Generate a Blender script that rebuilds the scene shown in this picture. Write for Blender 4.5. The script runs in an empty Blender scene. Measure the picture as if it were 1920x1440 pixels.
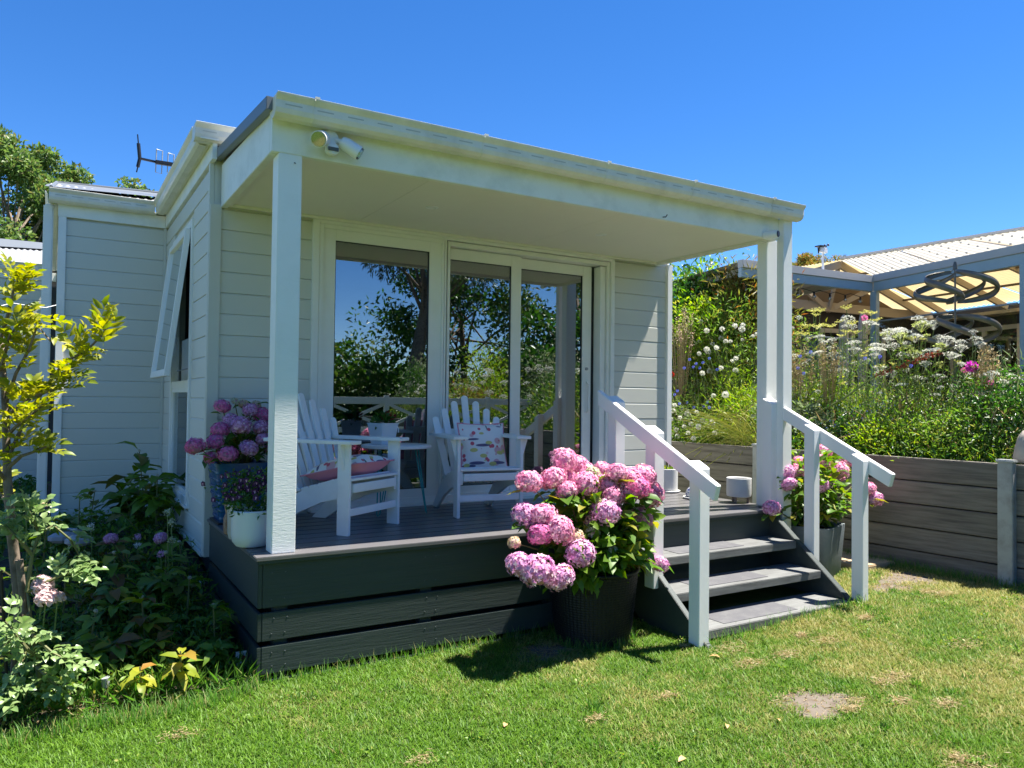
import bpy, bmesh, math, random
import numpy as np
from mathutils import Vector, Matrix
random.seed(7)
rng = np.random.default_rng(11)
scene = bpy.context.scene
COL = scene.collection

# ------------------------------------------------------------------ camera, world, sun, exposure
CW = Matrix(((0.85611999, -0.02146278, -0.51633121, -0.935),
             (-0.51664471, -0.01293294, -0.8561022, -4.096),
             (0.01169665, 0.99968599, -0.02216078, 1.496),
             (0, 0, 0, 1)))
# columns: camera right, up, back expressed in world space
R_ = Matrix(((0.85611999, -0.51664471, 0.01169665), (-0.02146278, -0.01293294, 0.99968599), (-0.51633121, -0.8561022, -0.02216078)))
cam_d = bpy.data.cameras.new('camera')
cam = bpy.data.objects.new('camera', cam_d); COL.objects.link(cam)
cam.matrix_world = Matrix.Translation((-0.935, -4.096, 1.496)) @ R_.transposed().to_4x4()
cam_d.sensor_fit = 'HORIZONTAL'; cam_d.sensor_width = 36.0; cam_d.lens = 1426.5/1920*36
cam_d.clip_start = 0.05; cam_d.clip_end = 600
scene.camera = cam
scene.render.resolution_x = 1024; scene.render.resolution_y = 768

SUN = Vector((0.385, -0.095, 1.0)).normalized()          # towards the sun
el = math.asin(SUN.z); az = math.atan2(SUN.x, SUN.y)
world = bpy.data.worlds.new('World'); scene.world = world; world.use_nodes = True
wn = world.node_tree.nodes; wl = world.node_tree.links; wn.clear()
sky = wn.new('ShaderNodeTexSky'); sky.sky_type = 'NISHITA'; sky.sun_disc = False
sky.sun_elevation = el; sky.sun_rotation = az
sky.air_density = 1.0; sky.dust_density = 0.0; sky.ozone_density = 4.0; sky.altitude = 2500
hs = wn.new('ShaderNodeHueSaturation'); hs.inputs['Saturation'].default_value = 1.27; hs.inputs['Value'].default_value = 0.91; hs.inputs['Hue'].default_value = 0.506
bg = wn.new('ShaderNodeBackground'); bg.inputs['Strength'].default_value = 0.08
wo = wn.new('ShaderNodeOutputWorld')
wl.new(sky.outputs[0], hs.inputs['Color']); wl.new(hs.outputs[0], bg.inputs['Color']); wl.new(bg.outputs[0], wo.inputs['Surface'])
sun_d = bpy.data.lights.new('sun', 'SUN'); sun_d.energy = 5.0; sun_d.angle = math.radians(0.55); sun_d.color = (1.0, 0.95, 0.87)
sun_o = bpy.data.objects.new('sun', sun_d); COL.objects.link(sun_o)
sun_o.rotation_euler = SUN.to_track_quat('Z', 'Y').to_euler(); sun_o.location = (4, -2, 9)
scene.view_settings.view_transform = 'Standard'; scene.view_settings.look = 'None'
scene.view_settings.exposure = 1.68; scene.view_settings.gamma = 1.0
try: scene.view_settings.use_curve_mapping = False
except Exception: pass
scene.render.engine = 'CYCLES'
scene.cycles.max_bounces = 8; scene.cycles.transparent_max_bounces = 12
scene.cycles.diffuse_bounces = 4; scene.cycles.glossy_bounces = 4

CAM = np.array([-0.935, -4.096, 1.496]); RN = np.array([list(r) for r in R_])
def at(px, py, ax, val):
    """world point seen at photo pixel (px, py) that lies in the plane ax = val"""
    r = RN.T @ np.array([(px-960)/1426.5, -(py-720)/1426.5, -1.0]); i = 'xyz'.index(ax)
    return Vector(CAM + (val-CAM[i])/r[i]*r)

# ------------------------------------------------------------------ object helpers
OFF = {}
def props(o, label=None, cat=None, group=None, kind=None):
    if label: o['label'] = label
    if cat: o['category'] = cat
    if group: o['group'] = group
    if kind: o['kind'] = kind
    return o
def thing(name, label, cat, loc=(0, 0, 0), group=None):
    o = bpy.data.objects.new(name, None); COL.objects.link(o); o.location = loc
    o.empty_display_size = 0.1; OFF[o.name] = Vector(loc)
    return props(o, label, cat, group)
def link_mesh(name, me, parent=None):
    o = bpy.data.objects.new(name, me); COL.objects.link(o)
    if parent is not None: o.parent = parent; OFF[o.name] = OFF[parent.name]
    else: OFF[o.name] = Vector((0, 0, 0))
    return o
class MB:
    """collects boxes, prisms, tubes ... in world coordinates and links them as ONE mesh"""
    def __init__(s): s.v = []; s.f = []; s.M = None
    def add(s, vs, fs):
        b = len(s.v); s.v += [Vector(p) for p in vs]; s.f += [tuple(i+b for i in f) for f in fs]; return s
    def box(s, x0, x1, y0, y1, z0, z1):
        return s.add([(x0,y0,z0),(x1,y0,z0),(x1,y1,z0),(x0,y1,z0),(x0,y0,z1),(x1,y0,z1),(x1,y1,z1),(x0,y1,z1)],
                     [(0,3,2,1),(4,5,6,7),(0,1,5,4),(1,2,6,5),(2,3,7,6),(3,0,4,7)])
    def bar(s, a, b, w, h, up=(0, 0, 1)):
        a = Vector(a); b = Vector(b); d = (b-a).normalized(); u = Vector(up)
        sd = d.cross(u).normalized(); u = sd.cross(d).normalized(); sd = sd*w/2; u = u*h/2
        return s.add([a-sd-u, a+sd-u, a+sd+u, a-sd+u, b-sd-u, b+sd-u, b+sd+u, b-sd+u],
                     [(0,1,2,3),(7,6,5,4),(0,4,5,1),(1,5,6,2),(2,6,7,3),(3,7,4,0)])
    def prism(s, poly, p0, ax_u, ax_v, ext):
        """polygon (u,v) placed at p0 with axes ax_u, ax_v, extruded by vector ext"""
        p0 = Vector(p0); U = Vector(ax_u); V = Vector(ax_v); E = Vector(ext); n = len(poly)
        A = [p0+U*u+V*v for u, v in poly]; B = [p+E for p in A]
        return s.add(A+B, [tuple(range(n))[::-1], tuple(range(n, 2*n))] + [(i, (i+1) % n, n+(i+1) % n, n+i) for i in range(n)])
    def sweep(s, prof, p0, ax_u, ax_v, ext, closed=False):
        p0 = Vector(p0); U = Vector(ax_u); V = Vector(ax_v); E = Vector(ext); n = len(prof)
        A = [p0+U*u+V*v for u, v in prof]; B = [p+E for p in A]
        return s.add(A+B, [(i, i+1, n+i+1, n+i) for i in range(n-1)])
    def tube(s, pts, r, seg=8, cap=True):
        pts = [Vector(p) for p in pts]; n = len(pts); rs = r if isinstance(r, (list, tuple)) else [r]*n
        vs = []; prev = None
        for i, p in enumerate(pts):
            d = (pts[min(i+1, n-1)]-pts[max(i-1, 0)])
            d = d.normalized() if d.length > 1e-9 else Vector((0, 0, 1))
            if prev is None:
                a = d.cross(Vector((0, 0, 1)) if abs(d.z) < .9 else Vector((1, 0, 0))).normalized()
            else:
                a = (prev-d*prev.dot(d)); a = a.normalized() if a.length > 1e-6 else d.orthogonal().normalized()
            prev = a; b = d.cross(a)
            vs += [p+(a*math.cos(t)+b*math.sin(t))*rs[i] for t in [2*math.pi*k/seg for k in range(seg)]]
        fs = [(i*seg+k, i*seg+(k+1) % seg, (i+1)*seg+(k+1) % seg, (i+1)*seg+k) for i in range(n-1) for k in range(seg)]
        if cap: fs += [tuple(range(seg))[::-1], tuple(range((n-1)*seg, n*seg))]
        return s.add(vs, fs)
    def lathe(s, prof, c, seg=32, sx=1, sy=1):
        c = Vector(c); vs = []; n = len(prof)
        for r, z in prof:
            vs += [c+Vector((r*sx*math.cos(2*math.pi*k/seg), r*sy*math.sin(2*math.pi*k/seg), z)) for k in range(seg)]
        fs = [(i*seg+k, i*seg+(k+1) % seg, (i+1)*seg+(k+1) % seg, (i+1)*seg+k) for i in range(n-1) for k in range(seg)]
        if prof[0][0] > 1e-4: fs.append(tuple(range(seg))[::-1])
        if prof[-1][0] > 1e-4: fs.append(tuple(range((n-1)*seg, n*seg)))
        return s.add(vs, fs)
    def ball(s, c, r, seg=12, rings=8, sq=(1, 1, 1)):
        return s.lathe([(max(r*math.sin(math.pi*i/rings), 1e-5)*1, -r*math.cos(math.pi*i/rings)*sq[2]) for i in range(rings+1)], c, seg, sq[0], sq[1])
    def build(s, name, mat, parent=None, bevel=0, smooth=False, kind=None, label=None, local=False):
        me = bpy.data.meshes.new(name)
        off = Vector((0, 0, 0)) if (parent is None or local) else OFF[parent.name]
        me.from_pydata([tuple(v-off) for v in s.v], [], s.f)
        if bevel:
            bm = bmesh.new(); bm.from_mesh(me)
            bmesh.ops.bevel(bm, geom=[e for e in bm.edges if len(e.link_faces) == 2 and e.calc_face_angle() > .5], offset=bevel, segments=2, affect='EDGES', clamp_overlap=True)
            bm.to_mesh(me); bm.free()
        if smooth:
            me.shade_smooth() if hasattr(me, 'shade_smooth') else None
            if smooth != 'all':
                try: me.set_sharp_from_angle(angle=math.radians(35))
                except Exception: pass
        me.materials.append(mat); me.update()
        o = link_mesh(name, me, parent)
        if kind: o['kind'] = kind
        if label: o['label'] = label
        return o
def mesh_np(name, V, F, mat):
    """fast mesh from arrays: V (n,3) and F (m,k), every face with k corners"""
    me = bpy.data.meshes.new(name); m, k = F.shape
    me.vertices.add(len(V)); me.vertices.foreach_set('co', np.ascontiguousarray(V, dtype=np.float32).ravel())
    me.loops.add(m*k); me.loops.foreach_set('vertex_index', np.ascontiguousarray(F, dtype=np.int32).ravel())
    me.polygons.add(m); me.polygons.foreach_set('loop_start', np.arange(0, m*k, k, dtype=np.int32))
    me.materials.append(mat); me.update(calc_edges=True); me.validate()
    return me
def copy_piece(name, me, parent, M):
    """another object sharing mesh me, placed by world matrix M, child of parent"""
    o = link_mesh(name, me, parent)
    off = OFF[parent.name] if parent is not None else Vector((0, 0, 0))
    o.matrix_basis = Matrix.Translation(-off) @ M
    return o
def frame(p, d, n, s=1.0):
    """matrix: x = across, y = along d, z = normal n"""
    d = Vector(d).normalized(); n = Vector(n); n = n-d*n.dot(d)
    n = n.normalized() if n.length > 1e-5 else d.orthogonal().normalized()
    x = d.cross(n)
    return Matrix.Translation(Vector(p)) @ Matrix(((x.x, d.x, n.x), (x.y, d.y, n.y), (x.z, d.z, n.z))).to_4x4() @ Matrix.Scale(s, 4)

# ------------------------------------------------------------------ materials
def nodes(name):
    m = bpy.data.materials.new(name); m.use_nodes = True; nt = m.node_tree
    return m, nt, nt.nodes, nt.links, nt.nodes['Principled BSDF']
def setspec(b, v):
    if 'Specular IOR Level' in b.inputs: b.inputs['Specular IOR Level'].default_value = v
def mixrgb(n, l, fac, a, b, blend='MIX'):
    x = n.new('ShaderNodeMix'); x.data_type = 'RGBA'; x.blend_type = blend
    for s, v in ((0, fac), (6, a), (7, b)):
        if hasattr(v, 'links') or hasattr(v, 'is_linked'): l.new(v, x.inputs[s])
        else: x.inputs[s].default_value = v if s == 0 else (*v, 1)[:4]
    return x.outputs[2]
def noise(n, l, scale, detail=4, vec=None, rough=.55):
    t = n.new('ShaderNodeTexNoise'); t.inputs['Scale'].default_value = scale; t.inputs['Detail'].default_value = detail
    t.inputs['Roughness'].default_value = rough
    if vec is not None: l.new(vec, t.inputs['Vector'])
    return t.outputs['Fac']
def ramp(n, l, src, a, b):
    r = n.new('ShaderNodeMapRange'); r.inputs['From Min'].default_value = a; r.inputs['From Max'].default_value = b
    l.new(src, r.inputs['Value']); return r.outputs['Result']
def geo_pos(n): return n.new('ShaderNodeNewGeometry').outputs['Position']
def scaled(n, l, vec, s):
    m = n.new('ShaderNodeMapping'); m.inputs['Scale'].default_value = s; l.new(vec, m.inputs['Vector']); return m.outputs[0]
def bump(n, l, b, h, strength=.3, dist=.002):
    x = n.new('ShaderNodeBump'); x.inputs['Strength'].default_value = strength; x.inputs['Distance'].default_value = dist
    l.new(h, x.inputs['Height']); l.new(x.outputs[0], b.inputs['Normal'])
def paint(name, col, rough=.5, dirt=.12, dirtcol=None, grain=None, bstr=.3, spec=.4, dscale=3.0, rnd=0.0, metal=0, streak=None):
    """painted / plain surface with faint uneven dirt, fine relief and a per-piece tint"""
    m, nt, n, l, b = nodes(name); P = geo_pos(n)
    dc = dirtcol or tuple(c*.6 for c in col)
    f = ramp(n, l, noise(n, l, dscale, 6, scaled(n, l, P, streak) if streak else P, .65), .45 if not streak else .38, .8 if not streak else .68)
    fm = n.new('ShaderNodeMath'); fm.operation = 'MULTIPLY'; l.new(f, fm.inputs[0]); fm.inputs[1].default_value = dirt*2
    c = mixrgb(n, l, fm.outputs[0], col, dc)
    if rnd:
        oi = n.new('ShaderNodeObjectInfo'); hv = n.new('ShaderNodeHueSaturation'); l.new(c, hv.inputs['Color'])
        l.new(ramp(n, l, oi.outputs['Random'], -0, 1), hv.inputs['Fac']); mr = n.new('ShaderNodeMapRange')
        mr.inputs['To Min'].default_value = 1-rnd; mr.inputs['To Max'].default_value = 1+rnd; l.new(oi.outputs['Random'], mr.inputs['Value'])
        l.new(mr.outputs[0], hv.inputs['Value']); hv.inputs['Fac'].default_value = 1
        for lk in list(hv.inputs['Fac'].links): l.remove(lk)
        c = hv.outputs[0]
    l.new(c, b.inputs['Base Color']); b.inputs['Roughness'].default_value = rough; setspec(b, spec); b.inputs['Metallic'].default_value = metal
    if grain:
        bump(n, l, b, noise(n, l, 1.0, 5, scaled(n, l, P, grain), .6), bstr, .002)
    return m
W_TRIM = paint('white_trim_paint', (.80,.80,.76), .42, .10, (.46,.46,.40), (60,60,60), .12)
W_POST = paint('white_rough_sawn_paint', (.82,.83,.80), .45, .08, (.5,.52,.5), (35,35,170), .55, dscale=6)
W_BEAM = paint('white_beam_paint', (.80,.81,.76), .45, .22, (.42,.44,.38), (9,80,80), .25, dscale=5)
W_RAIL = paint('white_handrail_paint', (.82,.81,.80), .4, .06, (.5,.5,.48), (50,50,50), .25)
W_CHAIR = paint('white_chair_paint', (.78,.80,.80), .4, .10, (.42,.44,.42), (60,60,60), .15, dscale=9)
BOARD = paint('pale_weatherboard_paint', (.60,.60,.53), .5, .05, (.50,.50,.43), (5,60,60), .12, rnd=.02)
SOFFIT = paint('cream_soffit_paint', (.78,.76,.68), .6, .05)
GUTTER = paint('cream_gutter_steel', (.74,.71,.62), .35, .25, (.40,.38,.30), None, dscale=5)
FLASH = paint('grey_roof_flashing', (.15,.165,.18), .4, .1)
ROOF = paint('grey_corrugated_roof', (.30,.31,.32), .6, .2, (.22,.22,.23), spec=.2)
SKIRT = paint('charcoal_skirting_paint', (.032,.045,.043), .5, .3, (.045,.056,.052), (6,90,90), .7, dscale=1.0, rnd=.12, streak=(2,14,26))
DECK = paint('grey_composite_decking', (.115,.11,.112), .33, .25, (.16,.15,.14), (4,140,140), .3, spec=.6, rnd=.08)
TREAD = paint('grey_timber_tread', (.165,.17,.165), .65, .45, (.095,.095,.092), (5,90,90), .6, dscale=1.0, rnd=.08, streak=(4,30,30))
STRIP = paint('dark_grip_strip', (.085,.085,.092), .8, .5, (.13,.13,.13), (300,300,300), .5, dscale=9)
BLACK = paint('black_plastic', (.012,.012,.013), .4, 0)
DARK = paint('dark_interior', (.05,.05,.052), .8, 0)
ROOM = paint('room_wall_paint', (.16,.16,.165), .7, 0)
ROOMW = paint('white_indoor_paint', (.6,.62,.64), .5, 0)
SLEEPER = paint('grey_concrete_sleeper', (.19,.172,.148), .8, .5, (.095,.085,.073), (6,3,90), 1.0, dscale=1.0, rnd=.12, streak=(6,2.2,34))
STEELP = paint('galvanised_post', (.33,.35,.36), .5, .5, (.20,.20,.19), (30,30,30), .3, dscale=8, metal=.2)
TEAL = paint('teal_painted_steel', (.03,.30,.28), .35, 0)
WPOT = paint('white_glazed_pot', (.62,.66,.69), .35, .06)
CPOT = paint('pale_concrete_pot', (.55,.55,.53), .75, .25, (.42,.42,.40), (60,60,60), .3, dscale=9)
PERG = paint('blue_grey_pergola_paint', (.33,.43,.48), .5, .15, (.22,.28,.31))
PERGCAP = paint('grey_fascia_cap', (.46,.45,.44), .45, .1)
TIMBER = paint('cream_painted_rafter', (.42,.35,.26), .6, .1, (.30,.25,.18))
DARKWALL = paint('dark_brown_cladding', (.035,.030,.028), .6, .2)
FRAMEC = paint('beige_door_frame', (.42,.40,.35), .5, .05)
YARD = paint('pale_paving', (.3,.29,.27), .8, .3)
BRONZE = paint('verdigris_bronze', (.15,.135,.115), .38, .5, (.08,.10,.09), None, dscale=12, metal=.5)
BARK = paint('grey_brown_bark', (.20,.155,.115), .85, .8, (.085,.065,.05), (40,40,14), .9, dscale=14)
TWIG = paint('green_brown_stem', (.13,.14,.05), .7, .4, (.14,.08,.04), dscale=18)
STEMG = paint('green_stem', (.16,.22,.06), .6, .4, (.26,.24,.09), dscale=9)
SOIL = paint('dark_soil', (.045,.032,.022), .95, .6, (.09,.065,.045), (60,60,60), 1.0, dscale=9)
TERRA = paint('terracotta', (.35,.15,.07), .8, .2)
WICKER = paint('black_wicker', (.005,.005,.009), .45, 0, spec=.35)
GREYPOT = paint('ribbed_blue_grey_pot', (.125,.15,.165), .7, .4, (.19,.21,.22), (3,3,160), .9, dscale=12)
METALW = paint('white_enamel', (.75,.76,.77), .3, 0)

def glass_mat(name, tint=(.9,.95,.95), refl=.16, rough=0.0):
    m, nt, n, l, b = nodes(name); n.remove(b); out = n['Material Output']
    tr = n.new('ShaderNodeBsdfTransparent'); tr.inputs[0].default_value = (*tint, 1)
    gl = n.new('ShaderNodeBsdfGlossy'); gl.inputs['Roughness'].default_value = rough; gl.inputs['Color'].default_value = (.93,.97,1,1)
    fr = n.new('ShaderNodeFresnel'); fr.inputs['IOR'].default_value = 1.5
    ad = n.new('ShaderNodeMath'); ad.operation = 'MAXIMUM'; l.new(fr.outputs[0], ad.inputs[0]); ad.inputs[1].default_value = refl
    mx = n.new('ShaderNodeMixShader'); l.new(ad.outputs[0], mx.inputs[0]); l.new(tr.outputs[0], mx.inputs[1]); l.new(gl.outputs[0], mx.inputs[2])
    l.new(mx.outputs[0], out.inputs['Surface']); return m
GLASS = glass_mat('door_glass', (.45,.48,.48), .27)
GLASS2 = glass_mat('clear_pane', (.75,.80,.80), .14)
GLASSB = glass_mat('windbreak_glass', (.80,.87,.87), .08)

def leaf_mat(name, c1, c2, c3=None, trans=.35, rough=.45, spec=.35, tscale=1.0, island=True, patch=0):
    """leaf or petal: tint per island, some light passing through"""
    m, nt, n, l, b = nodes(name); out = n['Material Output']
    if island: g = n.new('ShaderNodeNewGeometry'); r = g.outputs['Random Per Island']
    else: g = n.new('ShaderNodeObjectInfo'); r = g.outputs['Random']
    c = mixrgb(n, l, r, c1, c2)
    if c3 is not None:
        w = n.new('ShaderNodeTexWhiteNoise'); w.noise_dimensions = '1D'; l.new(r, w.inputs['W'])
        c = mixrgb(n, l, ramp(n, l, w.outputs['Value'], .82, .9), c, c3)
    if patch:
        P = geo_pos(n); c = mixrgb(n, l, ramp(n, l, noise(n, l, patch, 3, P), .35, .7), c, tuple(min(1, x*1.5) for x in c1))
    l.new(c, b.inputs['Base Color']); b.inputs['Roughness'].default_value = rough; setspec(b, spec)
    tl = n.new('ShaderNodeBsdfTranslucent')
    hs = n.new('ShaderNodeHueSaturation'); hs.inputs['Saturation'].default_value = 1.1; hs.inputs['Value'].default_value = 1.5*tscale
    l.new(c, hs.inputs['Color']); l.new(hs.outputs[0], tl.inputs['Color'])
    mx = n.new('ShaderNodeMixShader'); mx.inputs[0].default_value = trans
    l.new(b.outputs[0], mx.inputs[1]); l.new(tl.outputs[0], mx.inputs[2]); l.new(mx.outputs[0], out.inputs['Surface'])
    return m
L_HYD = leaf_mat('hydrangea_leaf', (.05,.125,.014), (.12,.23,.02), (.24,.22,.03), .4, island=False)
L_BED = leaf_mat('shade_plant_leaf', (.075,.15,.016), (.17,.27,.025), (.14,.13,.03), .3, island=False)
L_LIME = leaf_mat('lime_leaflet', (.13,.20,.02), (.38,.36,.03), (.46,.38,.03), .42)
L_ROSE = leaf_mat('rose_leaflet', (.12,.22,.06), (.26,.35,.14), (.30,.34,.06), .35, .33, .5)
L_DARK = leaf_mat('dark_evergreen_leaf', (.022,.075,.012), (.06,.16,.02), (.12,.20,.03), .35, .35, .5)
L_MID = leaf_mat('garden_leaf', (.075,.17,.025), (.20,.31,.05), (.27,.28,.05), .4)
L_BRIGHT = leaf_mat('fresh_leaf', (.12,.25,.02), (.30,.42,.035), (.34,.35,.06), .45)
L_OLIVE = leaf_mat('bronze_green_leaf', (.13,.15,.03), (.24,.20,.05), (.32,.13,.04), .4)
L_SILV = leaf_mat('silvery_leaf', (.13,.18,.09), (.24,.30,.15), (.30,.30,.18), .35)
L_TREE = leaf_mat('tree_leaf', (.06,.12,.03), (.16,.24,.06), (.17,.17,.05), .35)
L_GUM = leaf_mat('gum_leaf', (.05,.08,.04), (.12,.15,.07), None, .3)
L_GRASS = leaf_mat('lawn_blade', (.07,.20,.02), (.17,.34,.035), (.34,.33,.11), .45, .5, .25)
L_LONG = leaf_mat('long_grass_blade', (.05,.15,.02), (.13,.26,.04), (.28,.27,.10), .4)
DRY = leaf_mat('dry_stalk', (.30,.22,.10), (.45,.36,.20), None, .25)
P_PINK = leaf_mat('pink_petal', (.74,.22,.42), (.90,.52,.66), (.92,.70,.66), .3, .6, .2, .7)
P_PINK2 = leaf_mat('hot_pink_petal', (.66,.10,.33), (.84,.34,.56), None, .3, .6, .2, .7)
P_LILAC = leaf_mat('lilac_pink_petal', (.58,.22,.48), (.82,.50,.70), (.86,.66,.70), .3, .6, .2, .7)
P_FADE = leaf_mat('faded_petal', (.62,.50,.24), (.74,.66,.50), (.75,.45,.45), .3, .6, .2, .7)
P_WHITE = leaf_mat('white_petal', (.66,.66,.55), (.80,.80,.74), None, .3, .6, .2, .6)
P_GREENW = leaf_mat('green_white_floret', (.45,.50,.24), (.74,.75,.60), None, .3, .6, .2, .6)
P_BLUE = leaf_mat('blue_petal', (.08,.10,.55), (.22,.25,.72), None, .3, .6, .2)
P_RED = leaf_mat('red_petal', (.65,.02,.015), (.75,.05,.02), None, .3, .6, .2)
P_MAG = leaf_mat('magenta_petal', (.45,.03,.38), (.62,.12,.50), None, .3, .6, .2)
P_ROSE = leaf_mat('blush_rose_petal', (.72,.50,.50), (.82,.66,.64), None, .3, .6, .2, .7)
P_VIOL = leaf_mat('dark_violet_petal', (.022,.006,.035), (.07,.012,.09), None, .15, .5, .3)
P_RUST = leaf_mat('rust_floret', (.22,.03,.02), (.30,.09,.05), None, .2)
P_YEL = leaf_mat('yellow_floret', (.5,.42,.04), (.6,.55,.12), None, .3)

# ------------------------------------------------------------------ leaf geometry
def leaf_arrays(P, D, N, L, W, fold=.25, curl=.25, simple=False):
    """P base, D axis, N normal (n,3), L and W (n,) -> verts, triangles; 4 or 8 verts per leaf"""
    D = D/np.linalg.norm(D, axis=1, keepdims=True); S = np.cross(D, N); S /= np.linalg.norm(S, axis=1, keepdims=True)+1e-9
    N = np.cross(S, D); L = np.asarray(L)[:, None]; W = np.asarray(W)[:, None]; n = len(P)
    if simple:
        mid = P+D*L*.45; up = N*W*fold
        V = np.stack([P, mid-S*W*.5+up, P+D*L-N*L*curl*.5, mid+S*W*.5+up], 1)
        F = np.array([[0, 1, 2], [0, 2, 3]])
    else:
        a = P+D*L*.32+N*L*.04; b = P+D*L*.70-N*L*curl*.25; t = P+D*L*.98-N*L*curl
        V = np.stack([P, a-S*W*.46+N*W*fold, a, a+S*W*.46+N*W*fold, b-S*W*.36+N*W*fold*.8, b, b+S*W*.36+N*W*fold*.8, t], 1)
        F = np.array([[0,2,1],[0,3,2],[1,2,5],[1,5,4],[2,3,6],[2,6,5],[4,5,7],[5,6,7]])
    k = V.shape[1]
    return V.reshape(-1, 3), (F[None]+(np.arange(n)*k)[:, None, None]).reshape(-1, 3)
def rand_dirs(n, up=0.0):
    v = rng.normal(size=(n, 3)); v[:, 2] += up; return v/np.linalg.norm(v, axis=1, keepdims=True)
def one_leaf(name, L, W, mat, fold=.22, curl=.25):
    V, F = leaf_arrays(np.zeros((1, 3)), np.array([[0, 1., 0]]), np.array([[0, 0, 1.]]), [L], [W], fold, curl)
    me = mesh_np(name, V, F, mat)
    try: me.shade_smooth()
    except Exception: pass
    return me
class Cloud:
    def __init__(s): s.V = []; s.F = []; s.n = 0
    def add(s, V, F): s.V.append(V); s.F.append(F+s.n); s.n += len(V)
    def mesh(s, name, mat): return mesh_np(name, np.concatenate(s.V), np.concatenate(s.F), mat)
# ------------------------------------------------------------------ ground
HD = 0.664                                            # deck top
def gz(x, y):
    """lawn height: rises gently towards the sleeper wall"""
    t = min(max((x-1.0)/4.4, 0), 1); return 0.115*t*t*(3-2*t) + 0.012*math.sin(x*2.1+y*1.3)*min(1, max(0, -y))
def grid_sheet(name, xs, ys, zf, mat, kind='structure'):
    V = np.array([[x, y, zf(x, y)] for y in ys for x in xs]); nx = len(xs)
    F = np.array([[j*nx+i, j*nx+i+1, (j+1)*nx+i+1, (j+1)*nx+i] for j in range(len(ys)-1) for i in range(nx-1)])
    o = link_mesh(name, mesh_np(name, V, F, mat)); o['kind'] = kind
    return o
def ground_mat():
    m, nt, n, l, b = nodes('lawn_soil_and_thatch'); P = geo_pos(n)
    c = mixrgb(n, l, ramp(n, l, noise(n, l, 18, 6, P), .35, .7), (.035,.075,.014), (.075,.11,.025))
    c = mixrgb(n, l, ramp(n, l, noise(n, l, 1.3, 4, P), .52, .66), c, (.16,.14,.06))
    l.new(c, b.inputs['Base Color']); b.inputs['Roughness'].default_value = .95; setspec(b, .1)
    bump(n, l, b, noise(n, l, 90, 5, P), .8, .01); return m
GROUND = ground_mat()
xs = sorted(set([-60,-30,-15,-8,-5,-4,-3]+[round(-2.5+.25*i, 3) for i in range(36)]+[7.5,9,12,20,35,60]))
ys = sorted(set([-60,-30,-15,-10,-7,-5.5]+[round(-4.5+.25*i, 3) for i in range(36)]+[5,7,10,16,30,60]))
grid_sheet('lawn', xs, ys, lambda x, y: gz(x, y), GROUND)
grid_sheet('garden_bed_soil', [-3.2,-2.2,-1.4,-1.15,-.8,-.5,-.2,.03], [.07,.3,.8,1.4,2.2,3,3.96,6,8.2],
           lambda x, y: .012+.05*min(1, max(0, y)) + (.25 if y > 2 else .10 if y > 1 else 0)*1.0, SOIL)
# bare dirt patches in the lawn
for (cx, cy, rr) in ((2.30,-1.66,.17), (4.95,-.50,.22), (4.55,-.62,.13), (1.62,-.32,.16)):
    mb = MB(); vs = [(cx, cy, gz(cx, cy)+.006)]
    for k in range(18):
        t = 2*math.pi*k/18; r = rr*(.8+.35*random.random()); vs.append((cx+r*math.cos(t)*1.5, cy+r*math.sin(t)*1.0, gz(cx+r*math.cos(t)*1.5, cy)+.0015))
    mb.add(vs, [(0, 1+k, 1+(k+1) % 18) for k in range(18)])
    o = mb.build('dirt_patch', paint('bare_dry_dirt' , (.135,.112,.088), .95, .7, (.09,.065,.045), (60,60,60), 1.0, dscale=14), None); o['kind'] = 'structure'
mb = MB(); mb.box(4.86, 5.33, -.16, .34, gz(5.2, 0)-.02, gz(5.2, 0)+.035)
props(mb.build('stepping_stone', paint('sandy_paver', (.42,.31,.19), .85, .4), None, bevel=.008), 'sandy square paver lying at the foot of the sleeper wall', 'paver')
# raised yard behind the retaining wall
WD = Vector((.066, -.998, 0)).normalized(); WN = Vector((WD.y, -WD.x, 0))    # wall runs towards the camera side; WN points to the lawn
WN = -WN if WN.x > 0 else WN
def wallpt(s, off=0, z=0): return Vector((5.385, .149, 0)) + WD*s - WN*off + Vector((0, 0, z))    # off = metres behind the wall face
mb = MB(); A = wallpt(-9, .12); B = wallpt(14, .12); C_ = wallpt(14, 60); D_ = wallpt(-9, 60)
mb.add([(p.x, p.y, 1.0) for p in (A, B, C_, D_)], [(0, 1, 2, 3)]); mb.build('raised_garden_soil', SOIL, None, kind='structure')
mb = MB(); A = wallpt(-9, 2.9); B = wallpt(14, 2.9); mb.add([(p.x, p.y, 1.02) for p in (A, B, C_, D_)], [(0, 1, 2, 3)]); mb.build('yard_paving', YARD, None, kind='structure')
# hill and far ground that close the horizon
def hill(x, y): return -1.2 + 7.5*math.exp(-((y-62)/18)**2)*(.7+.3*math.sin(x*.05)) 
grid_sheet('far_hill', list(range(-120, 121, 12)), list(range(44, 92, 6)), hill, paint('far_hill_scrub', (.06,.09,.03), .9, .6))
def hill2(x, y): return -1.2 + 6.0*math.exp(-((y+58)/16)**2)*(.75+.25*math.sin(x*.06+1))
grid_sheet('far_hill', list(range(-120, 121, 12)), list(range(-88, -38, 6)), hill2, bpy.data.materials['far_hill_scrub'])

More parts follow.
